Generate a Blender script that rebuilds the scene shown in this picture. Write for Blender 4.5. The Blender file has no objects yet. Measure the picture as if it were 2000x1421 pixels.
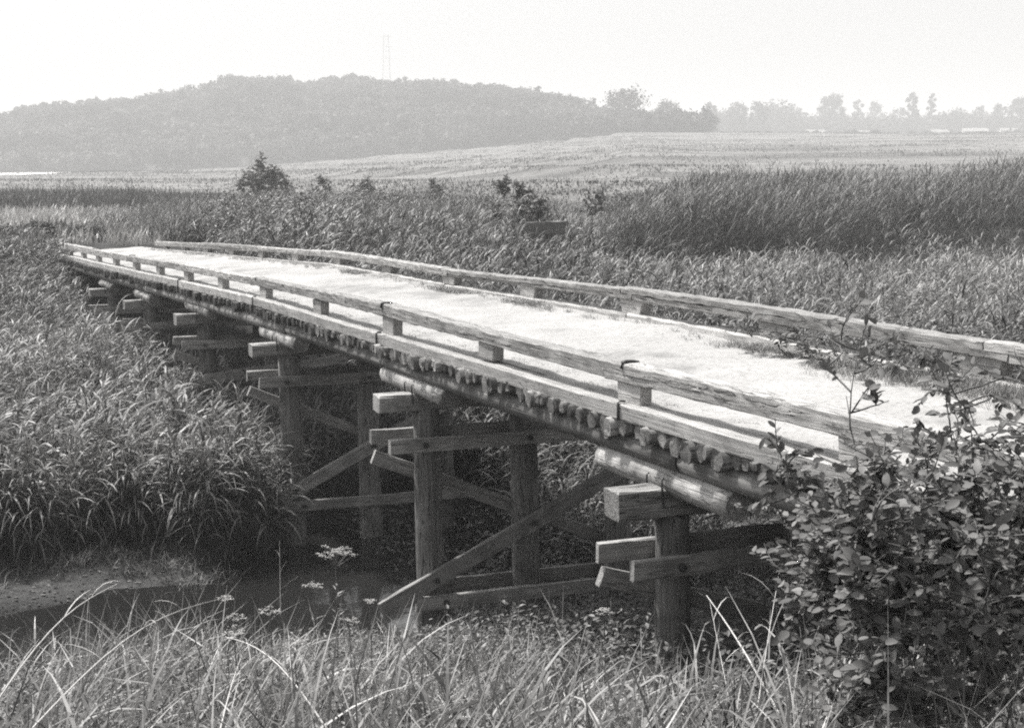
import bpy, math, numpy as np
from mathutils import Vector, Matrix
R = math.radians
rng = np.random.default_rng(7)
sc = bpy.context.scene

# ------------------------------------------------------------------ camera, sky, sun
ZC = 4.3
cam = bpy.data.objects.new('camera', bpy.data.cameras.new('camera'))
sc.collection.objects.link(cam); sc.camera = cam
cam.location = (0, 0, ZC); cam.rotation_euler = (R(90 - 7.49), 0, 0)
cam.data.sensor_width = 36; cam.data.lens = 50.04
cam.data.clip_start = 0.1; cam.data.clip_end = 6000

SUN_AZ, SUN_EL = -47.0, 57.0            # azimuth from +Y, clockwise positive (so the sun stands to the left)
w = bpy.data.worlds.new('World'); sc.world = w; w.use_nodes = True
nt = w.node_tree; nt.nodes.clear()
out = nt.nodes.new('ShaderNodeOutputWorld'); bg = nt.nodes.new('ShaderNodeBackground')
sky = nt.nodes.new('ShaderNodeTexSky'); sky.sky_type = 'NISHITA'; sky.sun_disc = False
sky.sun_elevation = R(SUN_EL); sky.sun_rotation = R(SUN_AZ)
sky.air_density = 1.0; sky.dust_density = 6.0; sky.ozone_density = 1.0
hs = nt.nodes.new('ShaderNodeHueSaturation'); hs.inputs['Saturation'].default_value = 0.02
nt.links.new(sky.outputs[0], hs.inputs['Color']); nt.links.new(hs.outputs[0], bg.inputs[0])
bg.inputs[1].default_value = 0.12
nt.links.new(bg.outputs[0], out.inputs[0])
sd = bpy.data.lights.new('sun', 'SUN'); sun = bpy.data.objects.new('sun', sd); sc.collection.objects.link(sun)
sd.energy = 4.3; sd.angle = R(4.0); sd.color = (1.0, 0.985, 0.96)
az, el = R(SUN_AZ), R(SUN_EL)
sv = Vector((math.sin(az) * math.cos(el), math.cos(az) * math.cos(el), math.sin(el)))
sun.rotation_euler = sv.to_track_quat('Z', 'Y').to_euler()
sc.view_settings.view_transform = 'Standard'; sc.view_settings.look = 'None'
sc.view_settings.gamma = 1.0; sc.view_settings.exposure = 0.88
cy = sc.cycles
cy.max_bounces = 5; cy.diffuse_bounces = 3; cy.glossy_bounces = 2; cy.transmission_bounces = 3
cy.volume_bounces = 0; cy.transparent_max_bounces = 6; cy.caustics_reflective = False; cy.caustics_refractive = False
cy.use_adaptive_sampling = True; cy.adaptive_threshold = 0.008
try: cy.use_denoising = False; cy.pixel_filter_type = 'BLACKMAN_HARRIS'; cy.filter_width = 2.0
except Exception: pass

# ------------------------------------------------------------------ bridge frame of reference
TH = R(24.266)
DU = np.array([-math.sin(TH), math.cos(TH)]); DV = np.array([math.cos(TH), math.sin(TH)])
P0 = np.array([5.10, 0.0])
def W(u, v, z=0.0):
    p = P0 + u * DU + v * DV
    return Vector((p[0], p[1], z))
def UV(X, Y):
    qx, qy = X - P0[0], Y - P0[1]
    return qx * DU[0] + qy * DU[1], qx * DV[0] + qy * DV[1]
NEAR_U = [-10, 4, 8.5, 10.6, 12.9, 15.7, 18, 20.7, 25.8, 30.9, 36, 41.9, 60]
NEAR_Z = [2.79, 2.79, 2.785, 2.757, 2.775, 2.727, 2.72, 2.705, 2.605, 2.485, 2.372, 2.24, 2.1]
FAR_U = [-10, 9.6, 12.1, 14.6, 17, 19.5, 22, 24.6, 27, 29.7, 34.5, 40, 60]
FAR_Z = [2.93, 2.93, 2.905, 2.93, 2.913, 2.898, 2.905, 2.884, 2.81, 2.733, 2.605, 2.45, 2.2]
nz = lambda u: float(np.interp(u, NEAR_U, NEAR_Z))
fz = lambda u: float(np.interp(u, FAR_U, FAR_Z))

# ------------------------------------------------------------------ tagging and mesh helpers
def tag(o, label=None, cat=None, group=None, kind=None):
    if label: o['label'] = label
    if cat: o['category'] = cat
    if group: o['group'] = group
    if kind: o['kind'] = kind
    return o
def empty(name, loc, rz=0):
    o = bpy.data.objects.new(name, None); sc.collection.objects.link(o)
    o.location = loc; o.rotation_euler = (0, 0, rz); o.empty_display_size = 0.2
    return o
def mesh_np(name, V, F, mat, parent=None, tone=None, smooth=False, loc=None):
    """V (n,3); F (m,4) or list of such arrays of equal or different widths"""
    V = np.asarray(V, np.float32)
    Fs = F if isinstance(F, list) else [F]
    Fs = [np.asarray(f, np.int32) for f in Fs if len(f)]
    me = bpy.data.meshes.new(name)
    me.vertices.add(len(V)); me.vertices.foreach_set('co', V.ravel())
    loops = np.concatenate([f.ravel() for f in Fs])
    tot = np.concatenate([np.full(len(f), f.shape[1], np.int32) for f in Fs])
    start = np.concatenate([[0], np.cumsum(tot)[:-1]]).astype(np.int32)
    me.loops.add(len(loops)); me.loops.foreach_set('vertex_index', loops)
    me.polygons.add(len(tot)); me.polygons.foreach_set('loop_start', start)
    try: me.polygons.foreach_set('loop_total', tot)
    except Exception: pass
    me.polygons.foreach_set('use_smooth', np.full(len(tot), bool(smooth)))
    me.update(calc_edges=True)
    if tone is not None:
        a = me.attributes.new('tone', 'FLOAT', 'POINT'); a.data.foreach_set('value', np.asarray(tone, np.float32))
    me.materials.append(mat)
    o = bpy.data.objects.new(name, me); sc.collection.objects.link(o)
    if loc is not None: o.location = loc
    if parent is not None: o.parent = parent
    return o

# ------------------------------------------------------------------ materials (all neutral greys: a black and white photograph)
TINT = (1.0, 0.985, 0.965)
def g(v): return (v * TINT[0], v * TINT[1], v * TINT[2], 1)
def newmat(name):
    m = bpy.data.materials.new(name); m.use_nodes = True
    n = m.node_tree; n.nodes.clear()
    o = n.nodes.new('ShaderNodeOutputMaterial'); b = n.nodes.new('ShaderNodeBsdfPrincipled')
    n.links.new(b.outputs[0], o.inputs[0])
    return m, n, b, o
def N(n, t, **k):
    x = n.nodes.new(t)
    for a, v in k.items(): setattr(x, a, v)
    return x
def ramp(n, src, stops):
    r = N(n, 'ShaderNodeValToRGB'); e = r.color_ramp.elements
    while len(e) < len(stops): e.new(0.5)
    for q, (p, v) in zip(e, stops): q.position = p; q.color = g(v) if not isinstance(v, tuple) else v
    n.links.new(src, r.inputs[0]); return r.outputs[0]
def mixmul(n, a, b, f=1.0):
    m = N(n, 'ShaderNodeMix', data_type='RGBA', blend_type='MULTIPLY'); m.inputs[0].default_value = f
    n.links.new(a, m.inputs[6]); n.links.new(b, m.inputs[7]); return m.outputs[2]
def noise(n, vec, scale, detail=4, rough=0.6, dist=0.0):
    x = N(n, 'ShaderNodeTexNoise'); x.inputs['Scale'].default_value = scale; x.inputs['Detail'].default_value = detail
    x.inputs['Roughness'].default_value = rough; x.inputs['Distortion'].default_value = dist
    n.links.new(vec, x.inputs['Vector']); return x.outputs['Fac']
def wood(name, lo, hi, crack=0.35, bump=0.6, rings=False, grime=0.5, vary=(0.75, 1.22)):
    m, n, b, o = newmat(name)
    tc = N(n, 'ShaderNodeTexCoord'); oi = N(n, 'ShaderNodeObjectInfo')
    add = N(n, 'ShaderNodeVectorMath', operation='ADD')
    mul = N(n, 'ShaderNodeMath', operation='MULTIPLY'); mul.inputs[1].default_value = 37.0
    n.links.new(oi.outputs['Random'], mul.inputs[0])
    n.links.new(tc.outputs['Object'], add.inputs[0]); n.links.new(mul.outputs[0], add.inputs[1])
    mp = N(n, 'ShaderNodeMapping'); mp.inputs['Scale'].default_value = (1.3, 26, 26)
    n.links.new(add.outputs[0], mp.inputs['Vector'])
    grain = noise(n, mp.outputs[0], 1.6, 8, 0.7, 0.4)
    mp2 = N(n, 'ShaderNodeMapping'); mp2.inputs['Scale'].default_value = (0.55, 15, 15)
    n.links.new(add.outputs[0], mp2.inputs['Vector'])
    crk = noise(n, mp2.outputs[0], 1.2, 3, 0.5, 0.9)
    blot = noise(n, add.outputs[0], 3.2, 5, 0.62)
    col = ramp(n, grain, [(0.28, lo), (0.72, hi)])
    ck = ramp(n, crk, [(0.485, (1, 1, 1, 1)), (0.5, (crack, crack, crack, 1)), (0.515, (1, 1, 1, 1))])
    bl = ramp(n, blot, [(0.3, (1 - grime,) * 3 + (1,)), (0.62, (1, 1, 1, 1))])
    mpk = N(n, 'ShaderNodeMapping'); mpk.inputs['Scale'].default_value = (1.6, 7, 7); n.links.new(add.outputs[0], mpk.inputs['Vector'])
    vk = N(n, 'ShaderNodeTexVoronoi'); vk.inputs['Scale'].default_value = 1.0; n.links.new(mpk.outputs[0], vk.inputs['Vector'])
    kn = ramp(n, vk.outputs['Distance'], [(0.05, (0.3,) * 3 + (1,)), (0.13, (1, 1, 1, 1))])
    c = mixmul(n, mixmul(n, mixmul(n, col, ck), bl), kn)
    rv = N(n, 'ShaderNodeMapRange'); rv.inputs[3].default_value = vary[0]; rv.inputs[4].default_value = vary[1]
    n.links.new(oi.outputs['Random'], rv.inputs[0])
    sc_ = N(n, 'ShaderNodeVectorMath', operation='SCALE'); n.links.new(c, sc_.inputs[0]); n.links.new(rv.outputs[0], sc_.inputs[3])
    colout = sc_.outputs[0]; h = grain
    if rings:
        sx = N(n, 'ShaderNodeSeparateXYZ'); n.links.new(tc.outputs['Object'], sx.inputs[0])
        cx = N(n, 'ShaderNodeCombineXYZ'); n.links.new(sx.outputs[1], cx.inputs[1]); n.links.new(sx.outputs[2], cx.inputs[2])
        ln = N(n, 'ShaderNodeVectorMath', operation='LENGTH'); n.links.new(cx.outputs[0], ln.inputs[0])
        nn = noise(n, tc.outputs['Object'], 9, 2); 
        ma = N(n, 'ShaderNodeMath', operation='MULTIPLY_ADD'); ma.inputs[1].default_value = 0.035
        n.links.new(nn, ma.inputs[0]); n.links.new(ln.outputs['Value'], ma.inputs[2])
        sn = N(n, 'ShaderNodeMath', operation='MULTIPLY'); sn.inputs[1].default_value = 330
        n.links.new(ma.outputs[0], sn.inputs[0])
        s2 = N(n, 'ShaderNodeMath', operation='SINE'); n.links.new(sn.outputs[0], s2.inputs[0])
        rr = ramp(n, s2.outputs[0], [(0.1, (0.72,) * 3 + (1,)), (0.8, (1.0,) * 3 + (1,))])
        # end grain only where the face looks along the log
        ge = N(n, 'ShaderNodeNewGeometry'); vt = N(n, 'ShaderNodeVectorTransform', vector_type='NORMAL', convert_from='WORLD', convert_to='OBJECT')
        n.links.new(ge.outputs['Normal'], vt.inputs[0]); sp = N(n, 'ShaderNodeSeparateXYZ'); n.links.new(vt.outputs[0], sp.inputs[0])
        ab = N(n, 'ShaderNodeMath', operation='ABSOLUTE'); n.links.new(sp.outputs[0], ab.inputs[0])
        gt = N(n, 'ShaderNodeMath', operation='GREATER_THAN'); gt.inputs[1].default_value = 0.6; n.links.new(ab.outputs[0], gt.inputs[0])
        endc = mixmul(n, colout, rr)
        mx = N(n, 'ShaderNodeMix', data_type='RGBA'); n.links.new(gt.outputs[0], mx.inputs[0])
        n.links.new(colout, mx.inputs[6]); n.links.new(endc, mx.inputs[7]); colout = mx.outputs[2]
    n.links.new(colout, b.inputs['Base Color']); b.inputs['Roughness'].default_value = 0.85
    b.inputs['Specular IOR Level'].default_value = 0.25
    ad = N(n, 'ShaderNodeMath', operation='ADD'); n.links.new(h, ad.inputs[0])
    bw = N(n, 'ShaderNodeRGBToBW'); n.links.new(ck, bw.inputs[0]); n.links.new(bw.outputs[0], ad.inputs[1])
    bp = N(n, 'ShaderNodeBump'); bp.inputs['Strength'].default_value = bump; bp.inputs['Distance'].default_value = 0.012
    n.links.new(ad.outputs[0], bp.inputs['Height']); n.links.new(bp.outputs[0], b.inputs['Normal'])
    return m
M_RAIL = wood('weathered_rail_wood', 0.17, 0.46, 0.18, 0.8, grime=0.35)
M_CURB = wood('weathered_curb_wood', 0.26, 0.46, 0.35, 0.6, grime=0.25)
M_BRACE = wood('brace_wood', 0.22, 0.42, 0.35, 0.5, grime=0.5)
M_PILE = wood('pile_wood', 0.11, 0.3, 0.15, 0.9, grime=0.6)
M_LOG = wood('log_wood', 0.14, 0.46, 0.4, 0.6, rings=True, grime=0.8, vary=(0.4, 1.5))
M_CORB = wood('corbel_wood', 0.24, 0.46, 0.35, 0.6, rings=True, grime=0.7)
M_STR = wood('stringer_wood', 0.11, 0.25, 0.4, 0.5, rings=True, grime=0.5)
M_CAPA = wood('old_cap_wood', 0.1, 0.34, 0.15, 1.0, grime=0.6)
m, n, b, o = newmat('rusty_iron'); b.inputs['Base Color'].default_value = g(0.02); b.inputs['Roughness'].default_value = 0.7; M_IRON = m

m, n, b, o = newmat('pale_sand'); tc = N(n, 'ShaderNodeTexCoord')
c1 = ramp(n, noise(n, tc.outputs['Object'], 0.9, 6, 0.65), [(0.34, 0.17), (0.46, 0.26), (0.62, 0.305)])
c2 = ramp(n, noise(n, tc.outputs['Object'], 22, 5, 0.7), [(0.32, (0.6,) * 3 + (1,)), (0.5, (1, 1, 1, 1))])
n.links.new(mixmul(n, c1, c2), b.inputs['Base Color']); b.inputs['Roughness'].default_value = 0.95
bp = N(n, 'ShaderNodeBump'); bp.inputs['Strength'].default_value = 0.3; bp.inputs['Distance'].default_value = 0.015
n.links.new(noise(n, tc.outputs['Object'], 14, 6, 0.7), bp.inputs['Height']); n.links.new(bp.outputs[0], b.inputs['Normal']); M_SAND = m

def foliage(name, lo, hi, rough=0.5, spec=0.4, trans=0.3):
    m, n, b, o = newmat(name)
    at = N(n, 'ShaderNodeAttribute', attribute_name='tone')
    c = ramp(n, at.outputs['Fac'], [(0.0, lo), (1.0, hi)])
    n.links.new(c, b.inputs['Base Color']); b.inputs['Roughness'].default_value = rough
    b.inputs['Specular IOR Level'].default_value = spec
    tr = N(n, 'ShaderNodeBsdfTranslucent'); n.links.new(c, tr.inputs[0])
    mx = N(n, 'ShaderNodeMixShader'); mx.inputs[0].default_value = trans
    n.links.new(b.outputs[0], mx.inputs[1]); n.links.new(tr.outputs[0], mx.inputs[2]); n.links.new(mx.outputs[0], o.inputs[0])
    return m
M_REED = foliage('reed_leaf', 0.01, 0.25, 0.5, 0.4, 0.2)
M_REED2 = foliage('reed_leaf_dark', 0.02, 0.13, 0.5, 0.4, 0.2)
M_GRASS = foliage('meadow_grass', 0.03, 0.36, 0.5, 0.45, 0.2)
M_WEED = foliage('weed_leaf', 0.03, 0.17, 0.5, 0.4, 0.2)
M_BUSH = foliage('bush_leaf', 0.025, 0.175, 0.6, 0.25, 0.2)
M_TREE = foliage('tree_leaf', 0.008, 0.17, 0.9, 0.05, 0.15)
M_STRAW = foliage('straw', 0.4, 0.6, 0.6, 0.3, 0.15)
M_PETAL = foliage('petal', 0.2, 0.42, 0.8, 0.2, 0.3)
m, n, b, o = newmat('bark'); b.inputs['Base Color'].default_value = g(0.1); b.inputs['Roughness'].default_value = 0.9; M_BARK = m

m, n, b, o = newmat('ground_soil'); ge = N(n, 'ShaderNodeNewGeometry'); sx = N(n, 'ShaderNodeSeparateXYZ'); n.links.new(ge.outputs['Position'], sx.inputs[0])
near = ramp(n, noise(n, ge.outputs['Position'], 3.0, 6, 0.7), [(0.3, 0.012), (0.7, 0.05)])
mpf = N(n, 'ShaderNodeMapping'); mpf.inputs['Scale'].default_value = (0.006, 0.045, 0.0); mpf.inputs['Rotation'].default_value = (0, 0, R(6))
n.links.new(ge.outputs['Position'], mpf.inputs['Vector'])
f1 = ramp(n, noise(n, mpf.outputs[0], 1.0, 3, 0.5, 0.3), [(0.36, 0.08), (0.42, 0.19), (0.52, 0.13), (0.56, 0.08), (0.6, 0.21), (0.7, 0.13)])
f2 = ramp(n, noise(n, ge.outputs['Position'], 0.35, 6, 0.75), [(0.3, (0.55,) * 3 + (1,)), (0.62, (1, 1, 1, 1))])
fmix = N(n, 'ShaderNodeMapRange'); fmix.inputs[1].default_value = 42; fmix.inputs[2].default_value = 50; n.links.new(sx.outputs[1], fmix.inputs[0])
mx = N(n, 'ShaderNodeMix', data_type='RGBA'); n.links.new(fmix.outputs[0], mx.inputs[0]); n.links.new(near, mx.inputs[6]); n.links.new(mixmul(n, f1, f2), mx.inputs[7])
n.links.new(mx.outputs[2], b.inputs['Base Color']); b.inputs['Roughness'].default_value = 0.95; b.inputs['Specular IOR Level'].default_value = 0.1
bp = N(n, 'ShaderNodeBump'); bp.inputs['Strength'].default_value = 0.6; bp.inputs['Distance'].default_value = 0.05
n.links.new(noise(n, ge.outputs['Position'], 6, 6, 0.7), bp.inputs['Height']); n.links.new(bp.outputs[0], b.inputs['Normal']); M_GROUND = m
m, n, b, o = newmat('hill_soil'); b.inputs['Base Color'].default_value = g(0.035); b.inputs['Roughness'].default_value = 1; M_HILL = m

m, n, b, o = newmat('mud'); ge = N(n, 'ShaderNodeNewGeometry')
n.links.new(ramp(n, noise(n, ge.outputs['Position'], 9, 8, 0.75), [(0.38, 0.008), (0.55, 0.025), (0.72, 0.09)]), b.inputs['Base Color'])
b.inputs['Roughness'].default_value = 0.8
bp = N(n, 'ShaderNodeBump'); bp.inputs['Strength'].default_value = 0.9; bp.inputs['Distance'].default_value = 0.05
n.links.new(noise(n, ge.outputs['Position'], 12, 8, 0.7), bp.inputs['Height']); n.links.new(bp.outputs[0], b.inputs['Normal']); M_MUD = m
m, n, b, o = newmat('pebble'); at = N(n, 'ShaderNodeAttribute', attribute_name='tone')
n.links.new(ramp(n, at.outputs['Fac'], [(0, 0.01), (1, 0.17)]), b.inputs['Base Color']); b.inputs['Roughness'].default_value = 0.9; M_PEB = m
m, n, b, o = newmat('stream_water'); b.inputs['Base Color'].default_value = g(0.012); b.inputs['Roughness'].default_value = 0.06
ge = N(n, 'ShaderNodeNewGeometry'); bp = N(n, 'ShaderNodeBump'); bp.inputs['Strength'].default_value = 0.12; bp.inputs['Distance'].default_value = 0.02
n.links.new(noise(n, ge.outputs['Position'], 5, 3, 0.5), bp.inputs['Height']); n.links.new(bp.outputs[0], b.inputs['Normal']); M_WATER = m
def flat(name, v, r=0.8):
    m, n, b, o = newmat(name); tc = N(n, 'ShaderNodeTexCoord')
    n.links.new(ramp(n, noise(n, tc.outputs['Object'], 1.5, 4), [(0.3, v * 0.8), (0.7, v)]), b.inputs['Base Color']); b.inputs['Roughness'].default_value = r; return m
M_PLASTER = flat('plaster', 0.7); M_ROOF = flat('roof_tile', 0.25); M_GLASSD = flat('dark_pane', 0.03, 0.2); M_STEEL = flat('galvanised_steel', 0.6, 0.6)
M_PALE = flat('pale_ground', 0.8)

# ------------------------------------------------------------------ ground
WATER_Z = -0.45
def sstep(a, b, x):
    t = np.clip((x - a) / (b - a), 0, 1); return t * t * (3 - 2 * t)
PX = np.array([-4000, 0, 430, 700, 1100, 1250, 1400, 2000, 5000.]); PYB = np.array([337, 337, 329, 309, 278, 264, 267, 262, 262.])
def zterr(a):        # height of the field edge at the foot of the hill, by bearing
    return ZC + (345 - np.interp(1000 + 2804 * a, PX, PYB)) / 2804 * 590
def vnoise(x, y, s, seed=0):
    x = x / s + seed * 17.3; y = y / s + seed * 9.1
    xi = np.floor(x); yi = np.floor(y); fx = x - xi; fy = y - yi
    h = lambda i, j: np.modf(np.abs(np.sin(i * 127.1 + j * 311.7 + seed) * 43758.5453))[0]
    fx = fx * fx * (3 - 2 * fx); fy = fy * fy * (3 - 2 * fy)
    return (h(xi, yi) * (1 - fx) + h(xi + 1, yi) * fx) * (1 - fy) + (h(xi, yi + 1) * (1 - fx) + h(xi + 1, yi + 1) * fx) * fy
def G(X, Y):
    X = np.asarray(X, float); Y = np.asarray(Y, float)
    u, v = UV(X, Y)
    u = u + 0.5 * (vnoise(X, Y, 2.2, 3) - 0.5)
    left = np.interp(u, [-30, 3, 5.5, 8, 10, 13.5, 14.8, 15.8, 18, 19.5, 20.6, 21.6, 24, 33, 38, 41, 44, 60],
                        [2.9, 2.6, 2.12, 1.5, 0.98, 0.12, -0.28, -0.62, -0.75, -0.75, -0.5, 0.0, 0.12, 0.2, 0.6, 1.9, 2.25, 2.4])
    leftm = np.interp(u, [18.0, 18.5, 19.5, 20.8, 21.4], [-0.6, -0.42, -0.36, -0.33, 0.0]) + 0.12 * (vnoise(X, Y, 0.7, 51) - 0.5) + 0.05 * (vnoise(X, Y, 0.25, 52) - 0.5)
    mudw = sstep(0.6, -1.6, v) * sstep(17.9, 18.3, u) * sstep(21.5, 21.2, u)
    left = left * (1 - mudw) + leftm * mudw
    mid = np.interp(u, [-30, 3, 5.5, 8, 10, 14, 16, 17.2, 18, 19.6, 20.8, 21.6, 24, 28, 33, 37, 60],
                       [2.9, 2.7, 2.15, 1.6, 1.1, 0.1, -0.25, -0.5, -0.5, 0.1, 0.2, 0.4, 0.7, 1.2, 1.9, 2.3, 2.4])
    right = np.interp(u, [-30, 3, 6, 10, 14, 18, 24, 34, 37.5, 40, 60], [2.9, 2.7, 2.0, 1.1, 0.5, 0.3, 0.4, 0.55, 0.8, 2.4, 2.5])
    wr = sstep(8.5, 12.5, v)
    z = left * (1 - sstep(2.3, 4.0, v)) + sstep(2.3, 4.0, v) * (mid * (1 - wr) + right * wr)
    a = X / np.maximum(Y, 30.0)
    t = np.clip((Y - 62) / 490, 0, None)
    far = 2.45 + (zterr(np.clip(a, -0.7, 0.7)) - 2.45) * np.minimum(t, 1) ** 1.15
    far = far + 1.6 * (vnoise(X, Y, 95, 81) - 0.5) * sstep(70, 130, Y); st = far / 1.9; fl = np.floor(st); far_s = (fl + sstep(0.72, 1.0, st - fl)) * 1.9
    far = np.where(t > 0.02, far * 0.25 + far_s * 0.75, far)
    far = far + np.clip(Y - 600, 0, 900) * 0.026
    wf = sstep(56, 64, Y)
    z = z * (1 - wf) + far * wf
    z = np.where(Y < -30, 2.9, z)
    return z + 0.10 * (vnoise(X, Y, 0.9, 1) - 0.5) * (1 - mudw * 0.7) * sstep(70, 40, Y)
def axis(lo, hi, d0, gr, c0, c1):
    a = list(np.arange(c0, c1 + 1e-6, d0)); s = d0
    while a[-1] < hi: s *= gr; a.append(a[-1] + s)
    s = d0
    while a[0] > lo: s *= gr; a.insert(0, a[0] - s)
    return np.array(a)
xs = axis(-2400, 2400, 0.3, 1.07, -14, 14); ys = axis(-200, 2500, 0.3, 1.055, 0, 45)
XX, YY = np.meshgrid(xs, ys); ZZ = G(XX, YY)
nx, ny = len(xs), len(ys); idx = np.arange(nx * ny).reshape(ny, nx)
Fg = np.stack([idx[:-1, :-1], idx[:-1, 1:], idx[1:, 1:], idx[1:, :-1]], -1).reshape(-1, 4)
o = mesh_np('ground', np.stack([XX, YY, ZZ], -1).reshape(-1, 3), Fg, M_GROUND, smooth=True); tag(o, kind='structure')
# stream, mud bank
def sheet(name, u0, u1, v0, v1, z, mat, nu=2, nv=2, zf=None):
    us = np.linspace(u0, u1, nu); vs = np.linspace(v0, v1, nv); U, Vv = np.meshgrid(us, vs)
    X = P0[0] + U * DU[0] + Vv * DV[0]; Y = P0[1] + U * DU[1] + Vv * DV[1]
    Z = np.full(X.shape, z) if zf is None else zf(U, Vv, X, Y)
    i = np.arange(nu * nv).reshape(nv, nu); F = np.stack([i[:-1, :-1], i[1:, :-1], i[1:, 1:], i[:-1, 1:]], -1).reshape(-1, 4)
    F = F[:, ::-1]
    return mesh_np(name, np.stack([X, Y, Z], -1).reshape(-1, 3), F, mat, smooth=True)
o = sheet('water', 14.2, 22.5, -40, 6, WATER_Z, M_WATER); tag(o, kind='structure')
def mudz(U, V, X, Y): return G(X, Y) + 0.02 + 0.035 * vnoise(X, Y, 0.25, 5) - 0.12 * sstep(1.8, 2.5, V) - 0.1 * sstep(18.3, 17.7, U) - 0.1 * sstep(21.3, 21.9, U)
o = sheet('mud_bank', 17.6, 22.0, -14, 2.5, 0, M_MUD, 60, 200, mudz); tag(o, kind='structure')
# pale dry field on the far left, pale tracks among the far fields
def patch(name, x0, x1, y0, y1, dz, mat):
    xa = np.linspace(x0, x1, 24); ya = np.linspace(y0, y1, 24); A, B = np.meshgrid(xa, ya)
    i = np.arange(576).reshape(24, 24); F = np.stack([i[:-1, :-1], i[:-1, 1:], i[1:, 1:], i[1:, :-1]], -1).reshape(-1, 4)
    o = mesh_np(name, np.stack([A, B, G(A, B) + dz], -1).reshape(-1, 3), F, mat, smooth=True); tag(o, kind='structure'); return o

# ------------------------------------------------------------------ timber builders
def lmat(p, q, up=Vector((0, 0, 1))):
    x = (q - p).normalized(); y = up.cross(x).normalized(); z = x.cross(y)
    return Matrix((x, y, z)).transposed()
def prism(L, prof, seg=8, jit=0.004, taper=1.0, bow=0.0, seed=0, x0=0.0):
    r = np.random.default_rng(seed); prof = np.asarray(prof, float); k = len(prof)
    xsn = np.linspace(x0, x0 + L, seg + 1); V = []
    off = np.cumsum(r.normal(0, jit * 0.35, (seg + 1, 2)), 0)
    for i, x in enumerate(xsn):
        t = i / seg; s = 1 + (taper - 1) * t
        P = prof * s + r.normal(0, jit, (k, 2)) + off[i] + np.array([0, bow * math.sin(math.pi * t)])
        xx = x + (r.normal(0, jit * 1.5, k) if i in (0, seg) else 0)
        V.append(np.column_stack([np.full(k, x) + (xx - x), P]))
    V = np.concatenate(V); F = []
    for i in range(seg):
        for j in range(k):
            F.append([i * k + j, i * k + (j + 1) % k, (i + 1) * k + (j + 1) % k, (i + 1) * k + j])
    caps = [list(range(k))[::-1], [seg * k + j for j in range(k)]]
    return V, np.array(F), np.array(caps)
def cham(w, h, c=0.012):
    a, b_ = w / 2, h / 2
    return [(-a + c, -b_), (a - c, -b_), (a, -b_ + c), (a, b_ - c), (a - c, b_), (-a + c, b_), (-a, b_ - c), (-a, -b_ + c)]
def circ(r, k=14, sq=0.0, seed=0):
    rr = np.random.default_rng(seed)
    return [(r * (1 + rr.normal(0, 0.035)) * math.cos(t), r * (1 + rr.normal(0, 0.035) + sq) * math.sin(t)) for t in np.linspace(0, 2 * math.pi, k, endpoint=False)]
BR = empty('timber_bridge', tuple(W(22, 1.25, 0.0)), 0)
tag(BR, 'weathered timber trestle bridge with low side rails and a pale sandy deck crossing the stream', 'bridge')
BI = Matrix.Translation(-Vector(W(22, 1.25, 0.0)))
_s = [0]; LM = {}
def put(name, parts, p, q, mat, parent=BR, up=Vector((0, 0, 1)), smooth=False):
    """parts: list of (V,F,caps) in local frame with x along p->q"""
    Vs, F4, FN, k = [], [], {}, 0
    for V, F, C in parts:
        Vs.append(V); F4.append(F + k)
        FN.setdefault(C.shape[1], []).append(C + k); k += len(V)
    Fl = [np.concatenate(F4)] + [np.concatenate(c) for c in FN.values()]
    o = mesh_np(name, np.concatenate(Vs), Fl, mat, smooth=False)
    if smooth:
        nq = len(Fl[0]); sm = np.zeros(len(o.data.polygons), bool); sm[:nq] = True
        o.data.polygons.foreach_set('use_smooth', sm)
    M = lmat(p, q, up).to_4x4(); M.translation = p
    LM[o.name] = BI @ M
    o.parent = parent
    o.matrix_local = LM[o.name] if parent is BR else LM[parent.name].inverted() @ LM[o.name]
    return o
def beam(name, p, q, w_, h, mat, parent=BR, seg=None, jit=0.004, c=0.012, bow=0.0, smooth=False, up=Vector((0, 0, 1))):
    _s[0] += 1; L = (q - p).length
    return put(name, [prism(L, cham(w_, h, c), seg or max(3, int(L / 0.22)), jit, 1, bow, _s[0])], p, q, mat, parent, up)
def rlog(name, p, q, r, mat, parent=BR, seg=None, jit=0.003, taper=1.0, k=14, sq=0.0, bow=0.0):
    _s[0] += 1; L = (q - p).length
    return put(name, [prism(L, circ(r, k, sq, _s[0]), seg or max(2, int(L / 0.3)), jit, taper, bow, _s[0])], p, q, mat, parent, smooth=True, up=Vector((0, 0, 1)) if abs((q - p).normalized().z) < 0.9 else Vector((DU[0], DU[1], 0)))
def wirepath(name, pts, r, mat, parent, k=6):
    """a bent iron rod in bridge-parent space"""
    V, F = tube(pts, [r] * len(pts), k)
    o = mesh_np(name, V, F, mat, smooth=True)
    if parent is not None:
        o.parent = parent
        o.matrix_parent_inverse = Matrix.Identity(4)
        wm = Matrix.Translation(Vector(W(22, 1.25, 0.0))) @ (LM[parent.name] if parent is not BR else Matrix.Identity(4))
        o.matrix_local = wm.inverted()
    return o
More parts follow.
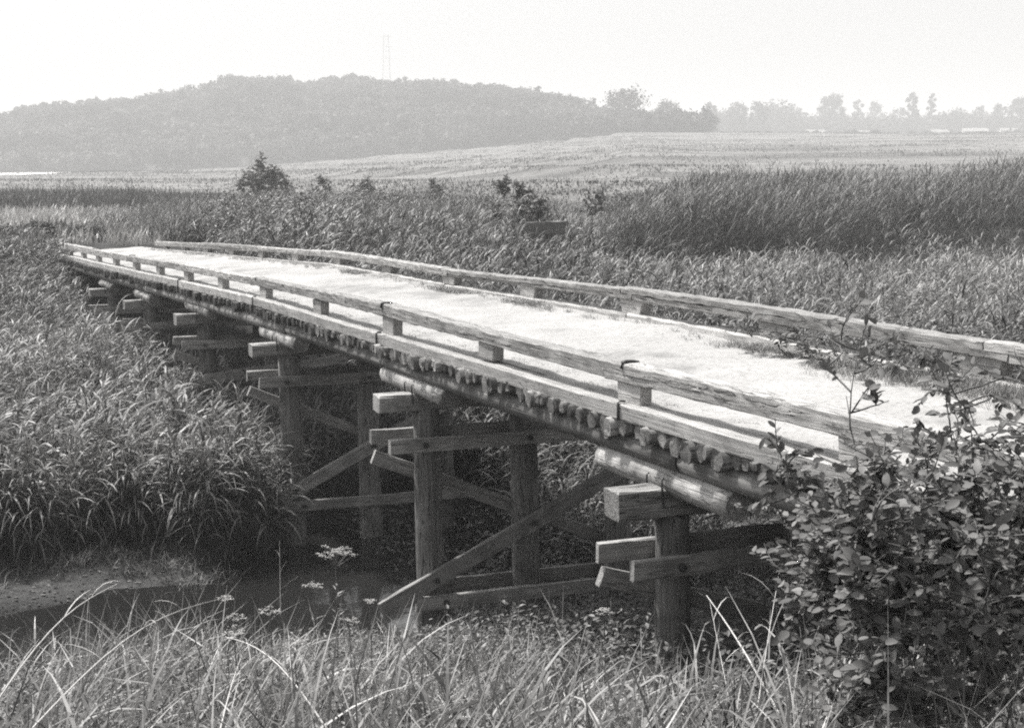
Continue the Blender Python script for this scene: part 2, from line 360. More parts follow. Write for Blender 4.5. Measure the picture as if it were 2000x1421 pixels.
def tube(pts, rad, k=6):
    pts = np.asarray([tuple(p) for p in pts], float); n_ = len(pts); rad = np.asarray(rad, float)
    T = np.gradient(pts, axis=0); T /= np.linalg.norm(T, axis=1)[:, None] + 1e-9
    ref = np.where(np.abs(T[:, 2:3]) > 0.9, np.array([[1., 0, 0]]), np.array([[0, 0, 1.]]))
    A = np.cross(T, ref); A /= np.linalg.norm(A, axis=1)[:, None] + 1e-9; B = np.cross(T, A)
    th = np.linspace(0, 2 * np.pi, k, endpoint=False)
    V = pts[:, None] + rad[:, None, None] * (A[:, None] * np.cos(th)[None, :, None] + B[:, None] * np.sin(th)[None, :, None])
    i = np.arange(n_ * k).reshape(n_, k); j = np.roll(i, -1, 1)
    F = np.stack([i[:-1], j[:-1], j[1:], i[1:]], -1).reshape(-1, 4)
    return V.reshape(-1, 3), F

# ------------------------------------------------------------------ deck: sand, logs, curbs, posts, rails
US = np.arange(3.0, 42.8, 0.12)
def deckz(U, V, X, Y):
    zn = np.interp(U, NEAR_U, NEAR_Z); zf_ = np.interp(U, FAR_U, FAR_Z); t = (V - 0.1) / 2.3
    z = zn * (1 - t) + zf_ * t - 0.035
    return z + 0.03 * np.sin(np.pi * np.clip(t, 0, 1)) - 0.02 * np.exp(-((t - 0.3) / 0.1) ** 2) - 0.02 * np.exp(-((t - 0.72) / 0.1) ** 2) + 0.03 * (vnoise(X, Y, 0.5, 2) - 0.5) + 0.015 * (vnoise(X, Y, 0.14, 4) - 0.5)
o = sheet('deck_surface', 2.5, 42.6, 0.17, 2.27, 0, M_SAND, 420, 40, deckz); o.parent = BR; o.matrix_parent_inverse = BI
def logpiece(u, far_rest=False):
    r = 0.034 + 0.026 * rng.random() ** 1.5 + (0.016 if rng.random() < 0.15 else 0)
    zt = np.interp(u, NEAR_U, NEAR_Z) - 0.108 - 0.012 * rng.random(); z2 = np.interp(u, FAR_U, FAR_Z) - 0.12
    sqz = rng.uniform(0, 0.3)
    v0 = rng.uniform(-0.05, 0.035)
    p = W(u + rng.normal(0, 0.01), v0, zt - r * (1 + sqz)); q = W(u + rng.normal(0, 0.03), 2.4 + rng.uniform(-0.03, 0.05), z2 - r)
    return p, q, r, sqz
us = np.arange(6.6, 42.4, 0.118); rest = []
for i, u in enumerate(us):
    p, q, r, s = logpiece(u)
    if i < 100: rlog('deck_log', p, q, r, M_LOG, seg=3, k=12, sq=s)
    else: rest.append((p, q, r, s))
us2 = np.arange(3.1, 6.6, 0.148)
for u in us2: rest.append(logpiece(u))
Vs, Fs, Cs, k = [], [], [], 0
for p, q, r, s in rest:
    V, F, C = prism((q - p).length, circ(r, 8, s, int(r * 1e6)), 1, 0.002, 1, 0, int(r * 1e6))
    M = lmat(p, q); Mn = np.array(M); V = V @ Mn.T + np.array(p)
    Vs.append(V); Fs.append(F + k); Cs.append(C + k); k += len(V)
o = mesh_np('deck_log_row', np.concatenate(Vs), [np.concatenate(Fs), np.concatenate(Cs)], M_LOG); o.parent = BR; o.matrix_parent_inverse = BI; o['kind'] = 'stuff'

NJ = [3.0, 5.8, 10.62, 15.75, 20.85, 25.9, 30.9, 35.9, 41.9]
for a, b_ in zip(NJ[:-1], NJ[1:]):
    p = W(a + 0.006, 0.10, nz(a) - 0.06); q = W(b_ - 0.006, 0.10, nz(b_) - 0.06)
    beam('curb', p, q, 0.20, 0.115, M_CURB, seg=int((b_ - a) / 0.15), jit=0.0028, c=0.01)
FJ = [3.0, 4.9, 9.75, 14.65, 19.6, 24.6, 29.6, 34.6, 40.2]
for a, b_ in zip(FJ[:-1], FJ[1:]):
    beam('curb', W(a + 0.006, 2.36, fz(a) - 0.065), W(b_ - 0.006, 2.36, fz(b_) - 0.065), 0.2, 0.12, M_CURB, seg=int((b_ - a) / 0.15), jit=0.004, c=0.012)
# rail heights from the photograph's own sagging line
NRU = [3, 6, 8.3, 8.9, 10.7, 13.0, 15.9, 18.2, 21.0, 26.0, 31.2, 36.6, 42.9]
NRT = [3.07, 3.07, 3.064, 3.06, 3.02, 3.046, 3.02, 3.01, 2.965, 2.86, 2.742, 2.635, 2.52]
NRB = [2.93, 2.93, 2.935, 2.925, 2.882, 2.905, 2.902, 2.866, 2.845, 2.758, 2.622, 2.497, 2.36]
FRU = [3, 9.4, 10.9, 12.3, 14.65, 17.0, 19.6, 22.1, 24.5, 28.8, 33.1, 37.5, 40.7]
FRT = [3.2, 3.185, 3.174, 3.161, 3.18, 3.138, 3.10, 3.10, 3.08, 2.98, 2.84, 2.72, 2.59]
FRB = [3.06, 3.055, 3.09, 3.08, 3.073, 3.03, 2.992, 2.982, 2.984, 2.86, 2.72, 2.60, 2.48]
def rail(a, b_, v, w_, U, T, B, first=False, last=False, lap=0.14):
    _s[0] += 1; s = _s[0]
    za, zb = np.interp([a, b_], U, T); ba, bb = np.interp([a, b_], U, B)
    p = W(a, v, (za + ba) / 2); q = W(b_, v, (zb + bb) / 2); L = (q - p).length; h = ((za - ba) + (zb - bb)) / 2
    la = 0 if first else lap; lb = 0 if last else lap
    # upper half: from a-lap to b-lap; lower half: from a+lap to b+lap  (stepped lap joints)
    a2 = w_ / 2; hc = r_h = h / 2; e = 0.012
    upf = [(-a2, -0.002), (a2, -0.002), (a2, hc - e), (a2 - e, hc), (0.02, hc + 0.003), (-a2 + e, hc - 0.002), (-a2, hc - e)]
    lof = [(-a2 + 0.008, -hc), (a2 - 0.008, -hc), (a2, -hc + 0.008), (a2 + 0.001, 0.002), (-a2 - 0.0015, 0.002), (-a2, -hc + 0.008)]
    up_ = prism(L + la - lb - 0.012, upf, int(L / 0.11), 0.0034, 1, -0.012 + 0.02 * rng.random(), s, x0=-la)
    lo_ = prism(L - la + lb - 0.012, lof, int(L / 0.11), 0.0026, 1, 0.004, s + 5000, x0=la)
    o = put('rail', [up_, lo_], p, q, M_RAIL)
    return o
NRJ = [3.2, 5.75, 10.82, 15.9, 21.1, 26.2, 31.3, 36.6, 42.8]
for i, (a, b_) in enumerate(zip(NRJ[:-1], NRJ[1:])):
    rr_ = rail(a, b_, 0.135, 0.15, NRU, NRT, NRB, i == 0, i == len(NRJ) - 2)
    if i in (2, 3):   # dark iron strap bent over the joint
        zt = float(np.interp(a, NRU, NRT)) + 0.008
        wirepath('joint_strap', [W(a - 0.14, 0.052, zt - 0.045), W(a - 0.145, 0.056, zt), W(a - 0.155, 0.08, zt + 0.004), W(a - 0.175, 0.12, zt + 0.004), W(a - 0.19, 0.16, zt - 0.004)], 0.016, M_IRON, rr_)
FRJ = [3.2, 5.0, 9.5, 14.69, 19.7, 24.6, 29.7, 34.8, 40.7]
for i, (a, b_) in enumerate(zip(FRJ[:-1], FRJ[1:])):
    rail(a, b_, 2.375, 0.18, FRU, FRT, FRB, i == 0, i == len(FRJ) - 2, lap=-0.12)
def post(u, v, z0, z1, lt, lb, w_):
    _s[0] += 1; h = z1 - z0
    r = np.random.default_rng(_s[0]); j = lambda: r.normal(0, 0.006)
    a, b_ = lt / 2, lb / 2; c = w_ / 2
    V = []
    for zz, l in ((0, b_), (h, a)):
        V += [(-l + j(), -c, zz), (l + j(), -c, zz), (l + j(), c, zz), (-l + j(), c, zz)]
    F = [[0, 3, 2, 1], [4, 5, 6, 7], [0, 1, 5, 4], [1, 2, 6, 5], [2, 3, 7, 6], [3, 0, 4, 7]]
    o = mesh_np('rail_block', V, np.array(F), M_CURB)
    x = Vector((DU[0], DU[1], 0)); M = Matrix((x, Vector((0, 0, 1)).cross(x), Vector((0, 0, 1)))).transposed().to_4x4(); M.translation = W(u, v, z0)
    o.parent = BR; o.matrix_local = BI @ M
    bv = o.modifiers.new('b', 'BEVEL'); bv.width = 0.006; bv.segments = 1
for k in range(-2, 13):
    u = 10.45 + 2.5 * k + 0.17
    if u > 3.6 and u < 42.2: post(u, 0.125, nz(u) - 0.006, np.interp(u, NRU, NRB) + 0.006, 0.34, 0.31, 0.1)
for k in range(-4, 11):
    u = 14.61 + 2.48 * k + 0.02
    if u > 3.6 and u < 40.3: post(u, 2.37, fz(u) - 0.008, np.interp(u, FRU, FRB) + 0.012, 0.46, 0.36, 0.12)
# dog irons over the curb joints
for a in NJ[2:6]:
    z = nz(a); wirepath('staple', [W(a, -0.008, z - 0.12), W(a, -0.008, z + 0.0), W(a + 0.0, 0.01, z + 0.012), W(a - 0.02, 0.04, z + 0.012)], 0.009, M_IRON, BR)
# stringers
for v, zo in ((0.12, 0.0), (1.2, 0.05), (2.27, 0.13)):
    sj = [3.0, 9.9, 19.4, 29.4, 42.2]
    for a, b_ in zip(sj[:-1], sj[1:]):
        rlog('stringer', W(a + 0.01, v, nz(a) - 0.305 + zo), W(b_ - 0.01, v, nz(b_) - 0.305 + zo), 0.088, M_STR, seg=int((b_ - a) / 0.5), jit=0.003, taper=0.97, k=16)
# ------------------------------------------------------------------ trestle bents
BU = [10.13, 14.85, 19.8, 24.65, 29.6, 34.2]
CT = [2.245, 2.24, 2.2, 2.15, 1.98, 1.87]
def bolt(u, v, z, parent):
    p = W(u, v, z); q = W(u - 0.05, v, z)
    rlog('bolt', p, q, 0.026, M_IRON, parent=parent, seg=1, jit=0.0, k=6)
for i, (u, ct) in enumerate(zip(BU, CT)):
    dz = ct - 2.24
    hh = 0.17 if i else 0.2
    beam('cap_beam', W(u, -0.31, ct - hh / 2 + (0.03 if i == 0 else 0)), W(u, 2.75, ct - hh / 2 + 0.02), 0.22, hh, M_BRACE if i else M_CAPA, seg=14, jit=0.005, c=0.018)
    for v, zo in ((0.12, 0.0), (1.2, 0.03), (2.27, 0.1)):
        z = ct + 0.065 + zo
        cb = rlog('corbel', W(u - 0.84, v, z - 0.005), W(u + 0.9, v, z), 0.1, M_CORB, seg=5, jit=0.002, taper=0.96, k=20)
        if v < 1:
            for du in (-0.10, 0.1):
                wirepath('staple', [W(u + du, v - 0.10, z + 0.03), W(u + du, v - 0.115, z + 0.02), W(u + du - 0.005, v - 0.118, z - 0.02), W(u + du - 0.02, v - 0.11, ct - 0.1)], 0.008, M_IRON, cb)
    gz = float(G(*W(u, 1.2)[:2]))
    bot = min(gz, -0.4) - 0.6 if i < 3 else gz - 0.5
    for jv, v in enumerate((0.12, 1.17, 2.22)):
        rlog('pile', W(u, v + 0.12 - (0.05 if i == 0 else 0), bot), W(u, v + 0.06 - (0.03 if i == 0 else 0), ct - hh + 0.02), 0.145 if i else 0.125, M_PILE, seg=9, jit=0.007, taper=0.9, k=18)
    def plank(v0, z0, v1, z1, side, h=0.135, t=0.055, bolts=()):
        uu = u - 0.175 if side < 0 else u + 0.175
        pl = beam('brace', W(uu, v0, z0), W(uu, v1, z1), t, h, M_BRACE, seg=12, jit=0.003, c=0.006)
        for bv in bolts:
            zb = z0 + (z1 - z0) * (bv - v0) / (v1 - v0); bolt(uu - t / 2 + 0.005, bv, zb, pl)
        return pl
    zz = 1.76 + dz
    plank(-0.25, zz, 2.6, zz - 0.02, -1, bolts=(0.1, 1.2, 2.3))
    plank(-0.32, zz + 0.045, 2.6, zz + 0.02, 1)
    if i < 4:
        plank(-0.30, zz - 0.15 if i else zz - 0.12, 2.5, 0.42 + dz if i else 0.75, 1)
        zb0 = -0.05 if i == 1 else (0.2 if i == 2 else 0.5 + 0.2 * i)
        if i in (1, 2, 3): plank(-0.35 if i == 1 else 0.0, 0.17 if i == 1 else zb0, 2.45, 1.42 + dz, -1, h=0.165, bolts=(0.2, 1.25))
        zl = {0: 0.8, 1: 0.19, 2: 0.09, 3: 0.6}[i]
        plank(0.0, zl, 2.6, zl - 0.05, -1, bolts=(0.3,))
        if i < 2: plank(0.2, zl + 0.06, 2.6, zl + 0.02, 1)
# timber sill on the near bank and far bank
beam('sill', W(3.6, -0.3, 2.3), W(3.6, 2.8, 2.35), 0.25, 0.22, M_BRACE)
beam('sill', W(41.6, -0.25, 1.85), W(41.6, 2.7, 1.95), 0.25, 0.22, M_BRACE)
beam('end_post', W(42.0, 0.02, 1.2), W(42.0, 0.0, 2.3), 0.16, 0.16, M_BRACE, up=Vector((DU[0], DU[1], 0)))

# ------------------------------------------------------------------ vegetation generators
def blades(base, az, L, wd, t0, t1, segs, tone, twist=None, prof=None, r=rng):
    """flat curved blades; t0/t1 tilt from vertical at root and tip (radians)"""
    n_ = len(base); s = np.linspace(0, 1, segs + 1)
    tilt = t0[:, None] + (t1 - t0)[:, None] * (s[None, :] ** 1.3)
    ds = (L / segs)[:, None]
    mid = 0.5 * (tilt[:, 1:] + tilt[:, :-1])
    hx = np.concatenate([np.zeros((n_, 1)), np.cumsum(np.sin(mid) * ds, 1)], 1)
    hz = np.concatenate([np.zeros((n_, 1)), np.cumsum(np.cos(mid) * ds, 1)], 1)
    ca, sa = np.cos(az)[:, None], np.sin(az)[:, None]
    C = np.stack([base[:, 0:1] + hx * ca, base[:, 1:2] + hx * sa, base[:, 2:3] + hz], -1)
    tw = (twist if twist is not None else np.zeros(n_))[:, None] * np.ones_like(s)[None]
    side = np.stack([-sa * np.cos(tw) + ca * np.cos(tilt) * np.sin(tw), ca * np.cos(tw) + sa * np.cos(tilt) * np.sin(tw), -np.sin(tilt) * np.sin(tw)], -1)
    if prof is None: pw = np.interp(s, [0, 0.25, 0.6, 1], [0.55, 1.0, 0.8, 0.04])
    else: pw = np.interp(s, prof[0], prof[1])
    hw = (wd[:, None] * pw[None] * 0.5)[..., None]
    V = np.stack([C - side * hw, C + side * hw], 2).reshape(-1, 3)
    k = 2 * (segs + 1); b0 = (np.arange(n_) * k)[:, None]; j = (np.arange(segs) * 2)[None]
    F = np.stack([b0 + j, b0 + j + 1, b0 + j + 3, b0 + j + 2], -1).reshape(-1, 4)
    T = np.repeat(tone, k)
    return V, F, T
def cat(parts):
    Vs, Fs, Ts, k = [], [], [], 0
    for V, F, T in parts:
        Vs.append(V); Fs.append(F + k); Ts.append(T); k += len(V)
    return np.concatenate(Vs), np.concatenate(Fs), np.concatenate(Ts)
U_ = lambda a, b_, n_: rng.uniform(a, b_, n_)
def reeds(X, Y, H, nleaf, Lr, Wr, segs=4, wind=(0.3, 0.5), z0=None, tlo=0.0, thi=1.0, stemw=0.008, droop=(1.5, 2.6)):
    n_ = len(X); Z = G(X, Y) if z0 is None else z0
    base = np.column_stack([X, Y, Z - 0.05]); az = wind[0] + rng.normal(0, 1.1, n_); lean = np.abs(rng.normal(0.05, 0.10, n_))
    ptone = np.clip(rng.normal(0.45, 0.25, n_), 0, 1)
    st = blades(base, az, H, np.full(n_, stemw), lean, lean + 0.25, 3, np.clip(ptone * 0.7, tlo, thi), prof=([0, 1], [1, 0.5]))
    # leaves
    m_ = n_ * nleaf; ii = np.repeat(np.arange(n_), nleaf); f = np.tile(np.linspace(0.22, 1.0, nleaf), n_) + rng.normal(0, 0.04, m_); f = np.clip(f, 0.12, 1)
    hz_ = H[ii] * f; tl = lean[ii] + 0.12 * f
    lb = base[ii] + np.column_stack([np.cos(az[ii]) * np.sin(tl) * hz_, np.sin(az[ii]) * np.sin(tl) * hz_, np.cos(tl) * hz_])
    laz = U_(0, 2 * np.pi, m_); w_ = rng.random(m_) < wind[1]; laz = np.where(w_, wind[0] + rng.normal(0, 0.8, m_), laz)
    L = U_(*Lr, m_) * (0.75 + 0.5 * np.sin(np.pi * np.clip(f, 0, 1)) * 0.6); wd = U_(*Wr, m_)
    t0 = U_(0.4, 1.05, m_); t1 = U_(*droop, m_)
    top = f > 0.9; t0 = np.where(top, t0 * 0.5, t0); t1 = np.where(top, t1 * 0.8, t1)
    tone = np.clip(ptone[ii] + rng.normal(0, 0.15, m_) + 0.15 * (f - 0.6), tlo, thi)
    lv = blades(lb, laz, L, wd, t0, t1, segs, tone, twist=rng.normal(0, 0.35, m_))
    return cat([st, lv])
def scatter(n_, u0, u1, v0, v1):
    u = U_(u0, u1, n_); v = U_(v0, v1, n_)
    return P0[0] + u * DU[0] + v * DV[0], P0[1] + u * DU[1] + v * DV[1], u, v
def infan(X, Y, m=0.47): return (np.abs(X) < Y * m * 1.0 + 2.0)

# left reed bed
X, Y, u, v = scatter(17500, 20.3, 41, -26, 0.0)
k = infan(X, Y) & ~((v > -0.15) & (u > 20.3)) & ((u > 20.9) | (v > -2.4)) & (vnoise(X, Y, 0.8, 61) > 0.16)
X, Y, u, v = X[k], Y[k], u[k], v[k]
H = U_(0.9, 1.4, len(X)) * np.interp(u, [21, 22.5], [0.85, 1.0]) * (0.62 + 0.7 * vnoise(X, Y, 1.7, 8)) * np.where(v > -0.7, 0.8, 1)
fr_ = u < 29
A_ = reeds(X[fr_], Y[fr_], H[fr_], 10, (0.4, 0.8), (0.018, 0.036), 6, wind=(0.4, 0.3), droop=(1.5, 2.8))
B_ = reeds(X[~fr_], Y[~fr_], H[~fr_], 9, (0.35, 0.62), (0.018, 0.032), 4, wind=(0.4, 0.4))
V, F, T = cat([A_, B_]); T = np.clip(T + 0.5 * (vnoise(V[:, 0], V[:, 1], 1.5, 71) - 0.5), 0, 1)
o = mesh_np('reed_bed', V, F, M_REED, tone=T); tag(o, 'pale reeds filling the low ground left of the bridge above the mud', 'reeds', kind='stuff')
# long drooping reeds leaning out over the mud and round the left post of the second pier
X, Y, u, v = scatter(520, 20.1, 21.2, -9, -0.1); E1 = reeds(X, Y, U_(0.8, 1.25, len(X)), 11, (0.55, 1.0), (0.02, 0.036), 7, wind=(-1.15, 0.65), droop=(1.8, 3.0))
X, Y, u, v = scatter(95, 19.4, 20.3, -1.4, -0.12); E2 = reeds(X, Y, U_(1.0, 1.6, len(X)), 11, (0.5, 0.9), (0.02, 0.034), 7, wind=(-0.6, 0.5), droop=(1.8, 3.0))
V, F, T = cat([E1, E2]); o = mesh_np('drooping_reeds', V, F, M_REED, tone=np.clip(T + 0.1, 0, 1)); tag(o, 'long reeds drooping over the mud in front of the second pier', 'reeds', kind='stuff')
# reeds under the bridge behind the trestles and at its foot
X, Y, u, v = scatter(1800, 20.7, 30, -0.2, 3.2); H = U_(0.6, 1.15, len(X))
V, F, T = reeds(X, Y, H, 8, (0.3, 0.5), (0.016, 0.028), 4)
V2, F2, T2 = reeds(*(lambda q: (q[0], q[1], U_(0.8, 1.5, 2600), 8))(scatter(2600, 11.0, 21.5, 2.9, 6.5)), (0.35, 0.6), (0.018, 0.03), 4)
V, F, T = cat([(V, F, T), (V2, F2, T2)])
o = mesh_np('reeds_behind_piles', V, F, M_REED, tone=T); tag(o, 'shaded reeds behind and between the bridge piles', 'reeds', kind='stuff')
# right reed bed (beyond the far rail)
X, Y, u, v = scatter(46000, 10, 41, 3.0, 40)
k = infan(X, Y, 0.42) & (Y > 12) & (Y < 47) & ~((u < 21.5) & (v < 6.5)) & ~((u > 39.2) & (v > 3))
X, Y, u, v = X[k], Y[k], u[k], v[k]
keep = rng.random(len(X)) < np.interp(Y, [14, 30, 47], [1.0, 0.8, 0.6]); X, Y, u, v = X[keep], Y[keep], u[keep], v[keep]
H = U_(1.1, 1.9, len(X)) * (0.5 + 0.8 * vnoise(X, Y, 2.2, 9))
px = 1000 + 2804 * X / Y; cap_ = np.where(px < 1150, np.interp(Y, [20, 26, 33, 45], [2.55, 3.0, 3.45, 3.7]), 2.45) - 0.25
H = np.minimum(H, cap_ - G(X, Y) + U_(-0.35, 0.25, len(X)) + 1.2 * (vnoise(X, Y, 2.0, 19) - 0.58)); kk = (H > 0.35) & ~((px > 1008) & (px < 1095) & (Y > 32) & (Y < 38) & (rng.random(len(X)) < 0.93)) & (vnoise(X, Y, 1.1, 62) > 0.13); X, Y, H = X[kk], Y[kk], H[kk]
V, F, T = reeds(X, Y, H, 8, (0.38, 0.7), (0.02, 0.038), 4, wind=(0.5, 0.4))
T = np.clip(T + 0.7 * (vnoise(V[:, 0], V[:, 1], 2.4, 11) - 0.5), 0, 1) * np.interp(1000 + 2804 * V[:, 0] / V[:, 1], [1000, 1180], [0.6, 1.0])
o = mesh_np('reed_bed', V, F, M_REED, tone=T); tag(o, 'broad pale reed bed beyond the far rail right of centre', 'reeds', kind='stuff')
# tall dark reeds on the levee
n_ = 26000
Y = U_(41, 66, n_); X = U_(-0.30, 0.46, n_) * Y; px = 1000 + 2804 * X / Y; u, v = UV(X, Y)
hmax = np.interp(px, [240, 300, 420, 520, 900, 1060, 1150, 1220, 1350, 1500, 2000, 2300], [0.25, 0.5, 0.8, 0.95, 0.95, 0.65, 0.4, 0.85, 1.45, 1.75, 2.15, 2.3])
k = (u > 38.5) & (v > 3.2) & (rng.random(n_) < np.interp(px, [240, 350, 1050, 1150, 1250], [0.3, 0.8, 0.8, 0.35, 1]))
X, Y, hmax = X[k], Y[k], hmax[k]
H = hmax * U_(0.7, 1.1, len(X)) * (0.62 + 0.65 * vnoise(X, Y, 2.6, 12))
V, F, T = reeds(X, Y, H, 9, (0.4, 0.75), (0.016, 0.03), 3, wind=(0.2, 0.5), droop=(0.8, 1.8))
T = np.clip(T + 0.9 * (vnoise(V[:, 0], V[:, 1], 3.5, 13) - 0.5), 0, 1)
o = mesh_np('tall_reeds', V, F, M_REED2, tone=T); tag(o, 'tall dark reeds standing along the levee behind the paler reed bed', 'reeds', kind='stuff')
# dark brush round the far bridge end, left
n_ = 5200; Y = U_(38, 50, n_); X = U_(-0.45, -0.285, n_) * Y; u, v = UV(X, Y)
k = ((u > 40.5) | (v < -0.5)) & ~((u < 47) & (v > -0.2) & (v < 2.6)); X, Y = X[k], Y[k]
H = U_(0.3, 0.6, len(X)) * (0.5 + 1.0 * vnoise(X, Y, 2.2, 15)); k = (G(X, Y) > 0.9) & (Y < 45); X, Y, H = X[k], Y[k], H[k]
V, F, T = reeds(X, Y, H, 9, (0.2, 0.45), (0.015, 0.03), 3, droop=(0.4, 1.4))
o = mesh_np('brush', V, F, M_REED2, tone=T); tag(o, 'dark fine brush crowding the far left end of the bridge', 'brush', kind='stuff')
# light meadow behind the bridge end
n_ = 30000; Y = 42 + 48 * rng.random(n_) ** 1.4; X = U_(-0.5, 0.5, n_) * Y; u, v = UV(X, Y); k = (u > 43) ; X, Y = X[k], Y[k]
n_ = len(X); b_ = np.column_stack([X, Y, G(X, Y) - 0.03])
V, F, T = blades(b_, U_(0, 6.28, n_), U_(0.3, 0.75, n_), U_(0.03, 0.07, n_), U_(0.05, 0.4, n_), U_(0.4, 1.3, n_), 2, np.clip(rng.normal(0.9, 0.14, n_) - 0.5 * (vnoise(X, Y, 4, 17) > 0.78), 0, 1))
o = mesh_np('meadow_grass', V, F, M_GRASS, tone=T); tag(o, 'pale grass of the meadow behind the far end of the bridge', 'grass', kind='stuff')
# dark reed strip further left, and rough tufts along the far terraces
def tufts(X, Y, H, nb, wd, tone_m, spread, mat, name, label, tsd=0.15, segs=2):
    n_ = len(X); ii = np.repeat(np.arange(n_), nb); m_ = n_ * nb
    x = X[ii] + rng.normal(0, spread, m_); y = Y[ii] + rng.normal(0, spread, m_)
    V, F, T = blades(np.column_stack([x, y, G(x, y) - 0.05]), U_(0, 6.28, m_), H[ii] * U_(0.6, 1.15, m_), U_(*wd, m_), U_(0, 0.35, m_), U_(0.4, 1.2, m_), segs, np.clip(tone_m[ii] + rng.normal(0, tsd, m_), 0, 1))
    o = mesh_np(name, V, F, mat, tone=T); tag(o, label, 'grass', kind='stuff'); return o
n_ = 1500; Y = U_(88, 108, n_); X = U_(-0.40, -0.195, n_) * Y
tufts(X, Y, U_(1.1, 1.75, n_) * (0.75 + 0.4 * vnoise(X, Y, 6, 2)), 16, (0.05, 0.11), np.full(n_, 0.35), 0.45, M_REED2, 'reed_strip', 'dark strip of reeds between the meadow and the wooded hill at left')
n_ = 26000; Y = U_(68, 590, n_); X = U_(-0.42, 0.46, n_) * Y
st = (2.45 + (zterr(X / Y) - 2.45) * np.clip((Y - 62) / 490, 0, 1) ** 1.15 + 1.6 * (vnoise(X, Y, 95, 81) - 0.5) * sstep(70, 130, Y)) / 1.9; fr = st - np.floor(st)
k = ((fr > 0.74) & (vnoise(X, Y * 2, 22, 21) > 0.35)) | ((rng.random(n_) < 0.10) & (vnoise(X, Y, 18, 22) > 0.55)); X, Y, fr = X[k], Y[k], fr[k]
tufts(X, Y, U_(0.2, 0.55, len(X)) * np.interp(Y, [70, 300], [0.6, 1.2]), 9, (0.15, 0.5), np.where(fr > 0.74, 0.1, 0.45), 1.6, M_REED2, 'terrace_grass', 'rough grass on the banks of the terraced fields', segs=1)

# ------------------------------------------------------------------ foreground grass and weeds on the near bank
def near_pts(n_, y0, y1):
    Y = y0 + (y1 - y0) * rng.random(n_) ** 0.8; X = U_(-0.45, 0.45, n_) * (Y + 2.0); u, v = UV(X, Y)
    k = (u < 15.2) & ((v < -0.15) | (u > 12)) & (v < 2.6)
    return X[k], Y[k], u[k], v[k]
X, Y, u, v = near_pts(30000, 2.6, 17)
k = ~((v > -0.3) & (rng.random(len(X)) < 0.75)); X, Y, u, v = X[k], Y[k], u[k], v[k]
n_ = len(X); cl = vnoise(X, Y, 0.7, 31)
b_ = np.column_stack([X, Y, G(X, Y) - 0.03])
hb = (0.18 + 0.5 * rng.random(n_) ** 1.5) * (0.55 + 0.9 * cl) * np.where(v > -2.3, np.interp(u, [6, 9, 12, 15, 17], [1.1, 0.9, 0.6, 0.55, 0.7]), 1.25)
V1 = blades(b_, rng.normal(0.5, 2.0, n_), hb, U_(0.006, 0.018, n_), U_(0.0, 0.6, n_), U_(0.4, 1.7, n_), 4, np.clip(rng.normal(0.3, 0.22, n_) + 0.6 * (cl - 0.5), 0, 1), twist=rng.normal(0, 0.5, n_))
X2, Y2, u2, v2 = near_pts(10500, 3.6, 16.8); k = vnoise(X2, Y2, 0.8, 33) > 0.3; X2, Y2 = X2[k], Y2[k]; n2 = len(X2)
V2 = blades(np.column_stack([X2, Y2, G(X2, Y2) - 0.03]), rng.normal(0.3, 1.3, n2), (0.3 + 0.62 * rng.random(n2) ** 1.6) * np.where(UV(X2, Y2)[1] > -2.3, np.interp(UV(X2, Y2)[0], [6, 8.5, 11.5], [1.0, 0.85, 0.5]), 1.15), U_(0.007, 0.024, n2), U_(0.0, 0.5, n2), U_(1.1, 2.7, n2), 7, np.clip(rng.normal(0.38, 0.32, n2), 0, 1), twist=rng.normal(0, 0.6, n2))
X3, Y3, u3, v3 = near_pts(2200, 3.4, 15.5); n3 = len(X3)
V3 = blades(np.column_stack([X3, Y3, G(X3, Y3) + U_(0, 0.12, n3)]), U_(0, 6.28, n3), U_(0.25, 0.6, n3), U_(0.004, 0.011, n3), U_(0.1, 1.2, n3), U_(0.1, 1.3, n3), 3, np.clip(rng.normal(0.6, 0.3, n3), 0, 1), twist=rng.normal(0, 0.6, n3))
n4 = 420; Y4 = U_(3.1, 3.9, n4); X4 = U_(0.5, 2.2, n4)
V4 = blades(np.column_stack([X4, Y4, G(X4, Y4)]), U_(0, 6.28, n4), U_(0.6, 1.1, n4), U_(0.004, 0.010, n4), U_(0.0, 0.3, n4), U_(0.2, 1.4, n4), 6, np.clip(rng.normal(0.6, 0.3, n4), 0, 1), twist=rng.normal(0, 0.6, n4))
V, F, T = cat([V1, V2, V3, V4])
o = mesh_np('bank_grass', V, F, M_GRASS, tone=T); tag(o, 'tangled long grass covering the near bank in the foreground', 'grass', kind='stuff')

